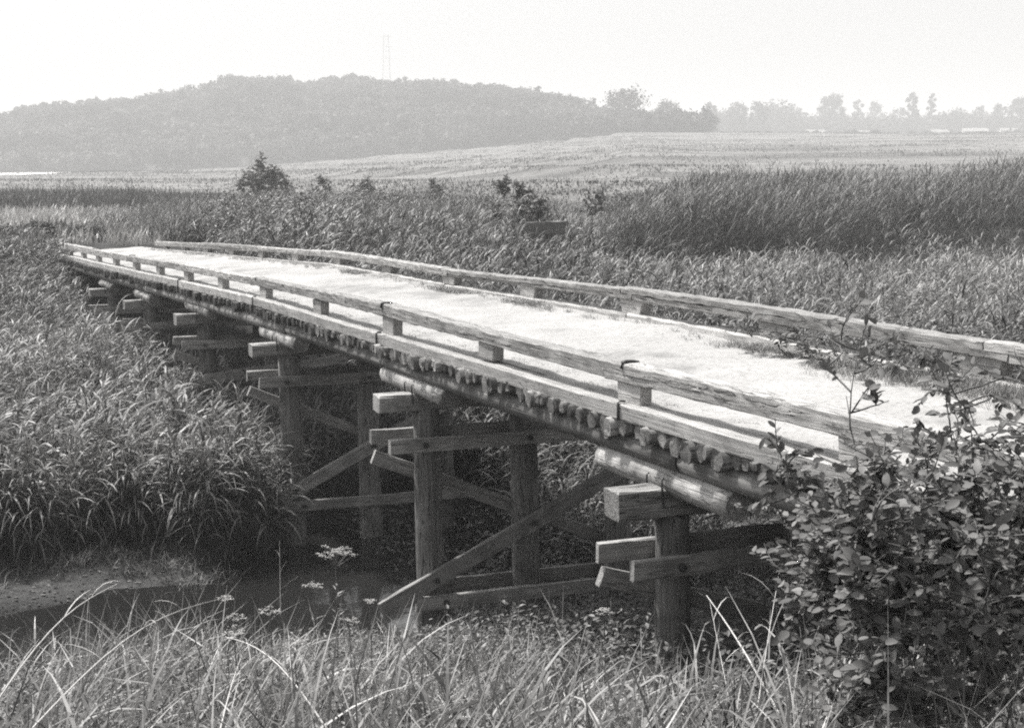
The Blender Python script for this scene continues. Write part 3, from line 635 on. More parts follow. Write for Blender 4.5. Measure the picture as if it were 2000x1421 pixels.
def leaves(C, D, Nn, L, wd, tone, fold=0.25, fine=False):
    """ovate folded leaves; C root, D direction, Nn up normal"""
    D = D / (np.linalg.norm(D, axis=1)[:, None] + 1e-9); S = np.cross(D, Nn); S /= np.linalg.norm(S, axis=1)[:, None] + 1e-9; Up = np.cross(S, D)
    n_ = len(C); rows = ((0.13, 0.55), (0.38, 1.0), (0.66, 0.92), (0.88, 0.5)) if fine else ((0.3, 0.95), (0.65, 0.82))
    V = [C]; b_ = rng.uniform(0.02, 0.3, n_)
    for t, w_ in rows:
        c = C + D * (L * t)[:, None] - Up * (L * b_ * t * t)[:, None]; e = Up * (wd * fold * w_ * 0.5)[:, None]
        V += [c - S * (wd * w_ / 2)[:, None] + e, c, c + S * (wd * w_ / 2)[:, None] + e]
    V.append(C + D * L[:, None] - Up * (L * b_)[:, None])
    K = len(V); Vv = np.stack(V, 1).reshape(-1, 3); b0 = (np.arange(n_) * K)[:, None]; e = K - 4
    tri = np.array([[0, 1, 2], [0, 2, 3], [e, K - 1, e + 1], [e + 1, K - 1, e + 2]])
    qd = np.array([q for r_ in range(len(rows) - 1) for q in ([1 + 3 * r_, 4 + 3 * r_, 5 + 3 * r_, 2 + 3 * r_], [2 + 3 * r_, 5 + 3 * r_, 6 + 3 * r_, 3 + 3 * r_])])
    F3 = (b0[:, :, None] + tri[None]).reshape(-1, 3); F4 = (b0[:, :, None] + qd[None]).reshape(-1, 4)
    return Vv, F3, F4, np.repeat(tone, K)
# low broad-leaved weeds
def weeds(X, Y, H, nl, Ls, name, label, tone_m=0.5, z=None):
    n_ = len(X); ii = np.repeat(np.arange(n_), nl); m_ = n_ * nl; az_ = U_(0, 6.28, m_); f = rng.random(m_)
    zz = (G(X, Y) if z is None else z)
    C = np.column_stack([X[ii] + rng.normal(0, 0.06, m_), Y[ii] + rng.normal(0, 0.06, m_), zz[ii] + H[ii] * f])
    D = np.column_stack([np.cos(az_), np.sin(az_), U_(-0.3, 0.9, m_)]); Nn = np.column_stack([rng.normal(0, 0.4, m_), rng.normal(0, 0.4, m_), np.ones(m_)])
    L = U_(*Ls, m_); V, F3, F4, T = leaves(C, D, Nn, L, L * U_(0.35, 0.6, m_), np.clip(rng.normal(tone_m, 0.2, m_), 0, 1))
    o = mesh_np(name, V, [F3, F4], M_WEED, tone=T); tag(o, label, 'weeds', kind='stuff'); return o
X, Y, u, v = near_pts(12500, 3.5, 15.0); k = (vnoise(X, Y, 1.1, 41) + np.clip((X + 1.0) * 0.06, -0.1, 0.25) * -1 > 0.40) & (v < 0.2); X, Y = X[k], Y[k]
weeds(X, Y, U_(0.12, 0.46, len(X)) * np.where((UV(X, Y)[1] > -2.3) & (UV(X, Y)[0] > 7), 0.6, 1), 18, (0.018, 0.055), 'bank_weeds', 'low leafy weeds among the grass of the near bank')
X, Y, u, v = scatter(1700, 6, 13.5, -0.4, 3.5)
weeds(X, Y, U_(0.15, 0.5, len(X)), 14, (0.03, 0.07), 'shade_weeds', 'shaded leafy weeds under the near end of the bridge', 0.4)  # lower leaf tone: shade under the deck deepened in the colour
X, Y, u, v = scatter(900, 15.0, 21.5, 1.0, 4.5)
weeds(X, Y, U_(0.2, 0.7, len(X)), 14, (0.04, 0.09), 'shade_weeds', 'leafy weeds behind the piles beside the stream', 0.4)  # same lowered tone, shade behind the piles put into the leaf colour
Y = U_(20, 62, 900); X = U_(-0.22, 0.42, 900) * Y; u, v = UV(X, Y); k = (v > 4) & (vnoise(X, Y, 5.0, 44) > 0.5); X, Y = X[k], Y[k]
k = ~((np.abs(1000 + 2804 * X / Y - 1052) < 60) & (Y < 42)); X, Y = X[k], Y[k]
ii = np.repeat(np.arange(len(X)), 5); X = X[ii] + rng.normal(0, 0.25, len(ii)); Y = Y[ii] + rng.normal(0, 0.25, len(ii))
weeds(X, Y, np.maximum(0.4, np.interp(Y, [20, 36, 45, 62], [1.6, 1.5, 1.3, 1.2]) * U_(0.7, 1.25, len(X))), 34, (0.05, 0.13), 'marsh_weeds', 'dark leafy weeds standing in clumps through the reeds beyond the bridge', 0.35)
# short weeds growing in the sand along the rails
u = np.concatenate([U_(7, 40, 260), 12 + rng.normal(0, 0.3, 120), 16.7 + rng.normal(0, 0.3, 90), 19 + rng.normal(0, 0.35, 120), 23 + rng.normal(0, 0.3, 80), U_(7.4, 11, 500)])
v = np.concatenate([2.12 + rng.normal(0, 0.07, len(u) - 500), 2.05 + rng.normal(0, 0.13, 500)])
u = np.concatenate([u, U_(6.5, 24, 110)]); v = np.concatenate([v, 0.32 + rng.normal(0, 0.06, 110)])
ii = np.repeat(np.arange(len(u)), 16); uu = u[ii] + rng.normal(0, 0.045, len(ii)); vv = v[ii] + rng.normal(0, 0.02, len(ii)); n_ = len(ii)
X = P0[0] + uu * DU[0] + vv * DV[0]; Y = P0[1] + uu * DU[1] + vv * DV[1]; Z = deckz(uu, vv, X, Y)
hm = np.where(vv > 1, 0.8, 0.28) * np.where((uu < 11) & (vv > 1), 1.8, 1)
V, F, T = blades(np.column_stack([X, Y, Z]), U_(0, 6.28, n_), U_(0.03, 0.09, n_) * hm, U_(0.0025, 0.005, n_), U_(0.1, 0.8, n_), U_(0.8, 1.8, n_), 3, np.clip(rng.normal(0.4, 0.2, n_), 0, 1))
o = mesh_np('deck_weeds', V, F, M_GRASS, tone=T); tag(o, 'short weeds rooted in the sand along the bridge rails', 'weeds', kind='stuff')
# grass beyond the far rail close by
X, Y, u, v = scatter(9000, 3, 14, 2.75, 7); n_ = len(X)
V, F, T = blades(np.column_stack([X, Y, G(X, Y)]), U_(0, 6.28, n_), U_(0.5, 1.1, n_), U_(0.008, 0.02, n_), U_(0, 0.4, n_), U_(0.5, 1.8, n_), 5, np.clip(rng.normal(0.5, 0.2, n_), 0, 1))
o = mesh_np('verge_grass', V, F, M_GRASS, tone=T); tag(o, 'long grass beside the far rail near the right edge', 'grass', kind='stuff')

# sprigs on the mud
X, Y, u, v = scatter(1100, 18.2, 21.4, -9, 0.3); k = vnoise(X, Y, 0.9, 63) > 0.5; X, Y = X[k], Y[k]; ii = np.repeat(np.arange(len(X)), 11); n_ = len(ii)
xb = X[ii] + rng.normal(0, 0.05, n_); yb_ = Y[ii] + rng.normal(0, 0.05, n_)
V, F, T = blades(np.column_stack([xb, yb_, G(xb, yb_)]), U_(0, 6.28, n_), U_(0.08, 0.38, n_), U_(0.006, 0.014, n_), U_(0.2, 1.2, n_), U_(1.0, 2.2, n_), 4, np.clip(rng.normal(0.45, 0.25, n_), 0, 1))
o = mesh_np('mud_sprigs', V, F, M_REED, tone=T); tag(o, 'straggling grass sprigs growing out of the mud', 'grass', kind='stuff')
# pebbles and litter on the mud
X, Y, u, v = scatter(12000, 18.0, 21.4, -12, 1.6); n_ = len(X)
ico = np.array([(0, 0, 1), (0.9, 0, 0.2), (0.28, 0.85, 0.1), (-0.72, 0.53, 0.25), (-0.72, -0.53, 0.1), (0.28, -0.85, 0.2), (0, 0, -0.6)])
icf = np.array([(0, 1, 2), (0, 2, 3), (0, 3, 4), (0, 4, 5), (0, 5, 1), (6, 2, 1), (6, 3, 2), (6, 4, 3), (6, 5, 4), (6, 1, 5)])
s = (0.006 + 0.024 * rng.random(n_) ** 4)[:, None]; a_ = U_(0, 6.28, n_)
vx = ico[None, :, 0] * np.cos(a_)[:, None] - ico[None, :, 1] * np.sin(a_)[:, None]; vy = ico[None, :, 0] * np.sin(a_)[:, None] + ico[None, :, 1] * np.cos(a_)[:, None]
V = np.stack([X[:, None] + vx * s * U_(0.8, 1.6, n_)[:, None], Y[:, None] + vy * s, (mudz(u, v, X, Y) + 0.004)[:, None] + ico[None, :, 2] * s * 0.6], -1).reshape(-1, 3)
F = ((np.arange(n_) * 7)[:, None, None] + icf[None]).reshape(-1, 3)
o = mesh_np('pebbles', V, F, M_PEB, tone=np.repeat(rng.random(n_) ** 1.5, 7)); tag(o, 'pebbles and litter strewn over the mud bank', 'pebbles', kind='stuff')

# ------------------------------------------------------------------ single plants near the water
def curve_pts(p, q, sag, n_=9, side=(0, 0, 0)):
    p, q = np.array(p, float), np.array(q, float); t = np.linspace(0, 1, n_)[:, None]
    return p + (q - p) * t + np.array([0, 0, 1.0]) * sag * np.sin(np.pi * t) + np.array(side) * np.sin(np.pi * t)
def at(px, py, Y):   # place a point by bearing and distance from the viewpoint
    a = (px - 1000) / 2780; b_ = (710.5 - py) / 2780; p_ = R(7.49)
    r = np.array([a, math.cos(p_) + b_ * math.sin(p_), -math.sin(p_) + b_ * math.cos(p_)]); r = r * (Y / r[1]); return (r[0], r[1], ZC + r[2])
STRAWS = [
 ((-20, 1390, 6.4), (228, 1140, 7.4), 0.10, 0.010, 'long pale straw stalk arching up from the lower left corner'),
 ((60, 1425, 6.0), (425, 1170, 7.6), 0.12, 0.009, 'long pale straw stalk reaching right from the lower left towards the stream'),
 ((640, 1425, 6.0), (440, 1243, 6.8), 0.10, 0.010, 'pale straw stalk leaning left in the grass below the white umbels'),
 ((430, 1425, 5.8), (470, 1285, 6.4), 0.02, 0.008, 'short upright pale stalk at the bottom left of centre'),
 ((1525, 1400, 6.4), (1380, 1162, 7.4), 0.03, 0.014, 'pale bent stalk with a broad tip leaning left before the dark gap under the bridge'),
 ((1425, 1370, 6.8), (1385, 1168, 7.4), 0.0, 0.006, 'thin upright stalk just left of the bent pale stalk before the dark gap'),
 ((1480, 1380, 6.3), (1522, 1118, 7.0), 0.02, 0.007, 'thin tall stalk rising left of the leafy shrub'),
 ((1606, 1430, 4.2), (1716, 1178, 4.5), 0.02, 0.012, 'thick pale stalk rising in front of the leafy shrub'),
 ((1690, 1400, 4.3), (1802, 1305, 4.6), 0.02, 0.010, 'short pale stalk slanting right at the foot of the leafy shrub'),
 ((548, 1200, 10.5), (546, 1055, 10.7), 0.0, 0.006, 'single thin straight stalk standing against the dark water'),
]
for (a_, b_, sag, rad, lab) in STRAWS:
    p = at(*a_); q = at(*b_); t = empty('straw_stalk', p); tag(t, lab, 'straw', 'pale straw stalks in the foreground')
    gz = float(G(p[0], p[1])); p2 = (p[0], p[1], min(p[2], gz)) if p[2] - gz < 0.5 else p
    pts = curve_pts(p, q, sag, 10) - np.array(p)
    V, F = tube(pts, np.linspace(rad, rad * 0.35, 10) * 0.55, 5)
    mesh_np('stalk', V, F, M_STRAW, t, tone=np.full(len(V), 0.5), smooth=True)
    d_ = pts[-1] - pts[-3]; nb = 3
    for kk in (3, 5, 7):
        V, F, T = blades(pts[kk:kk + 1], U_(0, 6.28, 1), U_(0.12, 0.22, 1), np.full(1, rad), U_(0.3, 0.8, 1), U_(1.0, 2.0, 1), 4, np.full(1, 0.4))
        mesh_np('leaf_blade', V, F, M_STRAW, t, tone=T)
FLOWERS = [
 (655, 1078, 9.6, 0.6, 0.13, 22, 'tall wildflower with a broad white umbel standing before the water'),
 (440, 1168, 9.2, 0.35, 0.05, 7, 'small white umbel at the left edge of the flower patch beside the water'),
 (458, 1236, 8.2, 0.35, 0.07, 7, 'flat white umbel low in the grass at left, below the long straw tip'),
 (462, 1205, 8.7, 0.3, 0.06, 6, 'pale umbel just above the lowest flat one at left'),
 (528, 1194, 8.9, 0.35, 0.08, 8, 'pale loose umbel midway between the left umbels and the tall white one'),
 (575, 1255, 8.0, 0.35, 0.09, 9, 'drooping pale umbel in the grass below the stream'),
 (612, 1143, 9.4, 0.45, 0.07, 7, 'airy umbel just left of the tall white one'),
 (682, 1210, 8.6, 0.35, 0.06, 6, 'small umbel low to the right of the tall white one'),
 (722, 1174, 9.0, 0.35, 0.03, 4, 'tiny bright white blossom right of the umbels'),
 (1180, 1192, 9.0, 0.4, 0.06, 8, 'grey umbel under the bridge braces right of centre'),
]
for (px, py, Yd, h, rad, nf, lab) in FLOWERS:
    top = np.array(at(px, py, Yd)); gz = float(G(top[0], top[1])); hh = max(top[2] - gz, 0.2)
    t = empty('wildflower', (top[0], top[1], gz)); tag(t, lab, 'flower', 'wildflowers on the near bank')
    P_, r_ = [np.array([0, 0, 0.]), np.array([0.01, 0, hh * 0.5]), np.array([0, 0, hh - rad * 0.8])], 0.004
    parts = [tube(P_, [r_] * 3, 4)]; heads = []
    for j in range(nf):
        ang = j * 2.4; rr = rad * math.sqrt((j + 0.5) / nf); e = np.array([rr * math.cos(ang), rr * math.sin(ang), hh + rng.normal(0, rad * 0.12)]); heads.append(e)
        parts.append(tube([P_[2], (P_[2] + e) / 2 + np.array([0, 0, -0.005]), e], [0.002] * 3, 3))
    Vs, Fs, k = [], [], 0
    for V, F in parts: Vs.append(V); Fs.append(F + k); k += len(V)
    V = np.concatenate(Vs); mesh_np('stem', V, np.concatenate(Fs), M_WEED, t, tone=np.full(len(V), 0.8))
    m2 = 8 + 2 * nf; f2 = rng.random(m2) * 0.8; a3 = U_(0, 6.28, m2)
    V, F3, F4, T = leaves(np.column_stack([0.005 * np.cos(a3), 0.005 * np.sin(a3), f2 * hh]), np.column_stack([np.cos(a3), np.sin(a3), U_(0.2, 1.2, m2)]), np.tile([0, 0, 1.], (m2, 1)), U_(0.04, 0.09, m2), U_(0.008, 0.02, m2), U_(0.3, 0.9, m2))
    mesh_np('foliage', V, [F3, F4], M_WEED, t, tone=T)
    heads = np.array(heads); m_ = nf * 16; ii = np.repeat(np.arange(nf), 16); a2 = U_(0, 6.28, m_)
    C = heads[ii] + rng.normal(0, 0.010, (m_, 3)) * np.array([1, 1, 0.4]); D = np.column_stack([np.cos(a2), np.sin(a2), U_(0, 0.5, m_)])
    V, F3, F4, T = leaves(C, D, np.tile([0, 0, 1.], (m_, 1)), np.full(m_, 0.013), np.full(m_, 0.010), U_(0.2, 1, m_))
    mesh_np('umbel', V, [F3, F4], M_PETAL, t, tone=T)
# two reed plants standing alone on the mud
for (px, py, Yd, H_, lab) in ((345, 1095, 17.9, 0.62, 'lone bright reed leaning over the water edge of the mud bank'), (270, 1010, 18.6, 0.75, 'reed with drooping pale leaves at the back of the mud bank')):
    c = at(px, py, Yd); gz = float(G(c[0], c[1]))
    V, F, T = reeds(np.array([0., 0.03, -0.04]), np.array([0., 0.02, 0.03]), np.array([H_, H_ * 0.85, H_ * 0.7]), 9, (0.25, 0.4), (0.016, 0.026), 5, z0=np.zeros(3))
    o = mesh_np('reed_plant', V, F, M_REED, tone=np.clip(T + 0.4, 0, 1), loc=(c[0], c[1], gz)); tag(o, lab, 'reed')

# ------------------------------------------------------------------ leafy shrub at the near end
def shrub(name, root, targets, sub, leafn, Lr, label, cat_, mat, rad=0.014, jit=0.12, tm=0.45, wfac=0.55, droop=0.0, subl=(0.12, 0.32), wild=1.0):
    t_ = empty(name, tuple(root)); tag(t_, label, cat_)
    root = np.array(root, float); tubes, LC, LD, nodes = [], [], [], []
    def grow(p, q, r0, depth):
        n_ = 7; tt = np.linspace(0, 1, n_)[:, None]; L = np.linalg.norm(q - p)
        sd_ = rng.normal(0, 0.12 * L, 3); pts = p + (q - p) * tt + np.sin(np.pi * tt) * sd_ + np.cumsum(rng.normal(0, 0.012 * L, (n_, 3)), 0)
        tubes.append(tube(pts - root, np.linspace(r0, r0 * 0.35, n_), 5 if depth == 0 else 3))
        return pts
    for iq, (q, dens) in enumerate(targets):
        q = np.array(q, float); st_ = root + rng.normal(0, 0.05, 3) * np.array([1, 1, 0]); rr0 = rad
        if iq > 7:
            nd = np.concatenate(nodes); dd = np.linalg.norm(nd - q, axis=1) + np.where(nd[:, 2] > q[2] + 0.05, 0.6, 0); st_ = nd[np.argmin(dd + 0.15 * rng.random(len(dd)))]; rr0 = rad * 0.55
        pts = grow(st_, q, rr0, 0); nodes.append(pts[1:6])
        for s_ in range(int(sub * dens)):
            f = rng.uniform(0.35, 1.0) if dens < 1 else rng.uniform(0.3, 1.0); i0 = min(int(f * 6), 5); b0 = pts[i0] + (pts[i0 + 1] - pts[i0]) * (f * 6 - i0 if f < 1 else 1)
            dr = rng.normal(0, 1, 3); dr /= np.linalg.norm(dr); dr[2] = dr[2] * 0.7 + 0.15 - droop
            dl = rng.uniform(*subl); tw = grow(b0, b0 + dr * dl, 0.0032, 1)
            for j in range(leafn):
                g_ = (j + 0.6) / leafn * 5.9; k0 = int(g_); c = tw[k0] + (tw[min(k0 + 1, 6)] - tw[k0]) * (g_ - k0)
                tdir = (tw[6] - tw[0]) / (np.linalg.norm(tw[6] - tw[0]) + 1e-6); sdv = np.cross(tdir, [0, 0, 1.]) * (1 if j % 2 else -1)
                LC.append(c); LD.append(tdir * 0.5 + sdv * 0.9 + rng.normal(0, 0.3, 3))
    Vs, Fs, k = [], [], 0
    for V, F in tubes: Vs.append(V); Fs.append(F + k); k += len(V)
    mesh_np('branches', np.concatenate(Vs), np.concatenate(Fs), M_BARK, t_, smooth=True)
    C = np.array(LC) - root; D = np.array(LD); m_ = len(C); L = U_(*Lr, m_)
    Nn = np.column_stack([rng.normal(-0.25, 0.45, m_) * wild, rng.normal(-0.15, 0.45, m_) * wild, np.ones(m_)])
    V, F3, F4, T = leaves(C, D, Nn, L, L * U_(wfac * 0.85, wfac * 1.2, m_), np.clip(rng.normal(tm, 0.22, m_), 0, 1), 0.2, fine=name == 'leafy_shrub')
    mesh_np('foliage', V, [F3, F4], mat, t_, tone=T, smooth=True); return t_
tg = []
for i in range(115):
    px = rng.uniform(1600, 2250); top_ = np.interp(px, [1600, 1680, 1800, 2000, 2250], [900, 850, 835, 800, 760]); py = top_ + (1240 - top_) * rng.random() ** 0.85
    tg.append((at(px, py, rng.uniform(3.6, 4.7)), 1.0))
for i in range(80):      # skirt hanging down to the grass on the left side
    py = rng.uniform(950, 1400); px = np.interp(py, [950, 1050, 1200, 1400], [1620, 1590, 1590, 1600]) + rng.uniform(0, 420)
    tg.append((at(px, py, rng.uniform(3.45, 4.4)), 0.8))
for q, yd in (((1650, 765), 4.0), ((1668, 690), 4.0), ((1725, 690), 4.1), ((1740, 780), 4.0), ((1590, 700), 4.1), ((1555, 655), 4.3), ((1640, 665), 4.3), ((1760, 690), 4.3), ((1850, 740), 4.2), ((1880, 800), 4.0), ((1930, 770), 4.0), ((1850, 705), 4.2), ((1925, 690), 4.3), ((1990, 720), 4.2), ((1810, 700), 4.3), ((1800, 760), 4.2), ((1960, 735), 4.2), ((1985, 790), 4.1), ((1905, 830), 4.0), ((1510, 1170), 4.3), ((1545, 1110), 4.2), ((1530, 1220), 4.2), ((1560, 1040), 4.2), ((1505, 885), 4.3), ((1540, 905), 4.2), ((1575, 905), 4.1), ((1620, 1000), 4.0)):
    tg.append((at(q[0], q[1], yd), 0.14 if q[1] < 860 else 0.6))
rt = at(1900, 1250, 4.2)
shrub('leafy_shrub', (rt[0], rt[1], float(G(rt[0], rt[1]))), tg, 10, 10, (0.014, 0.048), 'large leafy shrub spilling over the near end of the bridge at right', 'shrub', M_BUSH, rad=0.006, subl=(0.07, 0.2), wfac=0.5, tm=0.6, wild=1.5)
# trailing plant lying along the far rail
tg = [(W(u_, 2.0 + rng.uniform(-0.1, 0.25), 3.0 + rng.uniform(-0.05, 0.12)), 1.0) for u_ in np.linspace(10.0, 12.0, 16)]
shrub('trailing_plant', W(9.8, 2.15, 2.9), tg, 6, 6, (0.05, 0.09), 'dark trailing plant sprawled on the deck under the far rail', 'plant', M_BUSH, rad=0.008, subl=(0.08, 0.2), wfac=0.35)
# shrubs standing in the reeds and meadow
def blobshrub(px, py0, py1, wpx, Yd, label, Lr, name='shrub', nst=14, sub=9, mat=M_BUSH, tm=0.4, wf=0.6):
    c = at(px, py1, Yd); z0 = float(G(c[0], c[1])); wm = wpx / 2804 * Yd / 2; zt = at(px, py0, Yd)[2]; tg = []
    for i in range(nst):
        a_ = rng.uniform(0, 6.28); rr = rng.random() ** 0.5; tg.append(((c[0] + wm * rr * math.cos(a_), c[1] + wm * rr * math.sin(a_), zt - (zt - z0) * (0.5 * rr * rr + 0.18 * rng.random())), 1.0))
    s_ = Yd / 40
    shrub(name, (c[0], c[1], z0), tg, sub, 6, Lr, label, 'shrub', mat, rad=0.012 * s_, subl=(0.12 * s_, 0.3 * s_), tm=tm, wfac=wf)
blobshrub(1000, 338, 400, 95, 42, 'broad-leaved shrub rising out of the reeds at centre', (0.1, 0.19), nst=14, sub=11, tm=0.6, wf=0.6)
blobshrub(1050, 365, 410, 60, 43, 'smaller broad-leaved shrub just right of the central one', (0.1, 0.18), nst=9, sub=10, tm=0.6, wf=0.6)
blobshrub(512, 309, 360, 115, 80, 'rounded dark shrub left of centre in front of the wooded hill', (0.16, 0.3), nst=34, sub=16, tm=0.95)
blobshrub(716, 338, 362, 32, 72, 'small round dark bush in the meadow left of centre', (0.2, 0.35), nst=10)
blobshrub(855, 347, 364, 42, 74, 'low dark bush by itself between the small bush and the central shrub', (0.2, 0.35), nst=10)
blobshrub(565, 345, 364, 26, 76, 'tiny dark bush right of the rounded shrub', (0.2, 0.35), nst=7)
blobshrub(628, 343, 362, 40, 76, 'low dark bush midway between the tiny one and the small round bush', (0.2, 0.35), nst=8)
blobshrub(1170, 338, 385, 34, 50, 'slender sapling right of the central shrub', (0.12, 0.25), nst=6, sub=7)
blobshrub(1235, 372, 405, 60, 50, 'dusky bush at the left end of the tall dark reeds', (0.12, 0.25), nst=12, sub=8)
blobshrub(78, 440, 560, 84, 42.5, 'dark shrub crowding the far left end of the bridge', (0.07, 0.14), nst=36, sub=15, tm=0.1)
blobshrub(15, 452, 560, 90, 42, 'dark shrub at the left edge beside the one at the bridge end', (0.07, 0.14), nst=36, sub=15, tm=0.1)
# old timber block lying in the reeds
tb = empty('timber_block', tuple(W(37.2, 11.9, 2.4))); tag(tb, 'old squared timber half buried in the reeds at centre beyond the bridge', 'timber')
c0 = np.array(at(1012, 447, 37.5)); c1 = np.array(at(1098, 444, 38.2)); L = np.linalg.norm(c1 - c0)
V, F, C = prism(L, cham(0.3, 0.34, 0.02), 8, 0.006, 1, 0, 77); Mn = np.array(lmat(Vector(c0), Vector(c1))); V = V @ Mn.T + c0 - np.array(tb.location)
mesh_np('beam', V, [F, C], M_PILE, tb)
for q in (c0 + (c1 - c0) * 0.2, c0 + (c1 - c0) * 0.8):
    V, F = tube([q + [0, 0, -0.9], q + [0, 0, -0.15]], [0.09, 0.09], 8); mesh_np('stump', V - np.array(tb.location), F, M_PILE, tb)

# ------------------------------------------------------------------ wooded hill
RX = np.array([-1500, -600, 0, 60, 250, 400, 440, 480, 560, 600, 700, 760, 850, 930, 1000, 1060, 1120, 1180, 1300, 1400, 1500.])
RY = np.array([330, 290, 224, 207, 188, 172, 152, 150, 156, 163, 152, 160, 154, 166, 172, 178, 192, 215, 240, 262, 275.])
YH = 750.0
def hillz(a, Y):
    px = 1000 + 2804 * a; zr = ZC + (345 - np.interp(px, RX, RY)) / 2804 * YH - 11.0
    g0 = G(a * Y, Y); yb = 566.0; t = np.clip((Y - yb) / (YH - yb), 0, 1); s_ = np.sin(t * np.pi / 2) ** 0.9
    t2 = np.clip((Y - YH) / 260, 0, 1)
    base = g0 - 1.0
    return base + np.maximum(zr - base, 0) * s_ * (1 - t2 * t2)
aa = np.linspace(-0.95, 0.18, 160); yy = np.linspace(555, 1030, 60); A, B = np.meshgrid(aa, yy)
i = np.arange(A.size).reshape(A.shape); Fh = np.stack([i[:-1, :-1], i[:-1, 1:], i[1:, 1:], i[1:, :-1]], -1).reshape(-1, 4)
o = mesh_np('hill', np.stack([A * B, B, hillz(A, B)], -1).reshape(-1, 3), Fh, M_HILL, smooth=True); tag(o, kind='structure')
def clumps(C, Rr, nq, size, tone, flatz=0.8, fill=0.6):
    """random leaf-clump quads filling blobs"""
    n_ = len(C); ii = np.repeat(np.arange(n_), nq); m_ = len(ii); d_ = rng.normal(0, 1, (m_, 3)); d_ /= np.linalg.norm(d_, axis=1)[:, None]
    rr = (fill + (1.05 - fill) * rng.random(m_))[:, None] * Rr[ii][:, None]; P_ = C[ii] + d_ * rr * np.array([1, 1, flatz])
    nrm = d_ + rng.normal(0, 0.6, (m_, 3)); nrm /= np.linalg.norm(nrm, axis=1)[:, None]
    t1 = np.cross(nrm, rng.normal(0, 1, (m_, 3))); t1 /= np.linalg.norm(t1, axis=1)[:, None]; t2 = np.cross(nrm, t1)
    s_ = (size[ii] * U_(0.6, 1.3, m_))[:, None]; t1 = t1 * s_; t2 = t2 * s_ * 0.7
    V = np.stack([P_ - t1, P_ - t2 * 0.9, P_ + t1, P_ + t2 * 1.1], 1).reshape(-1, 3)
    F = np.arange(m_ * 4).reshape(-1, 4); T = np.repeat(np.clip(tone[ii] + rng.normal(0, 0.12, m_), 0, 1), 4)
    return V, F, T
n_ = 8000; a_ = U_(-0.62, 0.145, n_); Y = 568 + (YH + 10 - 568) * rng.random(n_)
k = np.where(rng.random(n_) < 0.12)[0]; Y[k] = U_(YH - 24, YH + 4, len(k))
r_ = U_(2.2, 5.0, n_); ht = U_(4.5, 6.8, n_)
px = 1000 + 2804 * a_; r_ *= np.where(rng.random(n_) < 0.10, 1.45, 1); ht = ht + 3.2 * (vnoise(a_ * Y, Y, 26, 91) - 0.4) + np.where(rng.random(n_) < 0.05, 1.8, 0)
C = np.column_stack([a_ * Y, Y, hillz(a_, Y) + ht - r_ * 0.3]); keep = px < np.interp(Y, [568, 664, 763], [1385, 1380, 1340]); C, r_ = C[keep], r_[keep]; n_ = len(C)
C2 = C + rng.uniform(-2.8, 2.8, (n_, 3)) * np.array([1, 1, 0.5]) + np.array([0, 0, 1.4]); CC = np.concatenate([C, C2]); RR = np.concatenate([r_, r_ * 0.6])
tn = np.clip(rng.normal(0.4, 0.25, n_) + 0.9 * (vnoise(C[:, 0], C[:, 1] + C[:, 2] * 3, 28, 93) - 0.5), 0, 1); V, F, T = clumps(CC, RR, 34, np.full(2 * n_, 0.85), np.concatenate([tn, tn]), 0.8, 0.35)
o = mesh_np('hill_forest', V, F, M_TREE, tone=T); tag(o, 'hazy wood covering the whole hillside behind the fields', 'wood', kind='stuff')

# ------------------------------------------------------------------ single trees in the haze
def tree(px, ptop, pbase, wpx, Yd, label, nblob=10, thin=False, cat_='tree', name='tree', lean=0.0):
    Yd = Yd * 1.7; nblob = int(nblob * 2.4)
    a_ = (px - 1000) / 2804; X = a_ * Yd; zb = float(max(G(X, Yd), hillz(a_, Yd) if px < 1400 and Yd > 560 else -9)) - 0.3
    s_ = Yd / 2804; zt = ZC + (345 - ptop) * s_; h = zt - zb; wm = wpx * s_ / 2
    t = empty(name, (X, Yd, zb)); tag(t, label, cat_, 'hazy trees on the skyline at right')
    cr0 = 0.1 if not thin else 0.22
    parts = [tube([(0, 0, 0), (lean * h * 0.3, 0, h * 0.4), (lean * h, 0, h * 0.85)], [0.03 * h, 0.022 * h, 0.006 * h], 7)]
    C, Rr = [], []
    for j in range(nblob):
        f = (j + 0.5) / nblob; ang = j * 2.4; zz = h * (cr0 + (0.95 - cr0) * f); rad = wm * (0.8 * math.sin(math.pi * (0.25 + 0.65 * f)) + 0.1) * rng.uniform(0.3, 1.1)
        c = np.array([math.cos(ang) * rad + lean * h * f, math.sin(ang) * rad, zz - 0.06 * h]); C.append(c); Rr.append(wm * rng.uniform(0.16, 0.42) * (0.7 if thin else 1))
        parts.append(tube([(lean * h * f * 0.6, 0, zz * 0.6), tuple(c * np.array([0.6, 0.6, 0.9])), tuple(c)], [0.010 * h, 0.006 * h, 0.003 * h], 4))
    Vs, Fs, k = [], [], 0
    for V, F in parts: Vs.append(V); Fs.append(F + k); k += len(V)
    mesh_np('trunk', np.concatenate(Vs), np.concatenate(Fs), M_BARK, t)
    V, F, T = clumps(np.array(C), np.array(Rr) * 1.25, 70, np.full(nblob, 0.032 * h), np.clip(rng.normal(0.4, 0.15, nblob), 0, 1), 0.85, 0.15)
    mesh_np('crown', V, F, M_TREE, t, tone=T)
tree(1218, 173, 265, 95, 365, 'large round-crowned tree at the right end of the wooded hill', 18)
tree(1300, 196, 262, 70, 380, 'shorter spreading tree just right of the large round-crowned one', 13)
tree(1345, 222, 262, 55, 385, 'low tree at the very foot of the hill where the wood ends', 9)
tree(1155, 190, 265, 36, 385, 'slim tree left of the large round-crowned one', 8)
tree(1385, 197, 258, 44, 500, 'first pale tree after the gap right of the hill', 9, True)
tree(1440, 196, 258, 50, 505, 'middle pale tree of the trio right of the gap', 11)
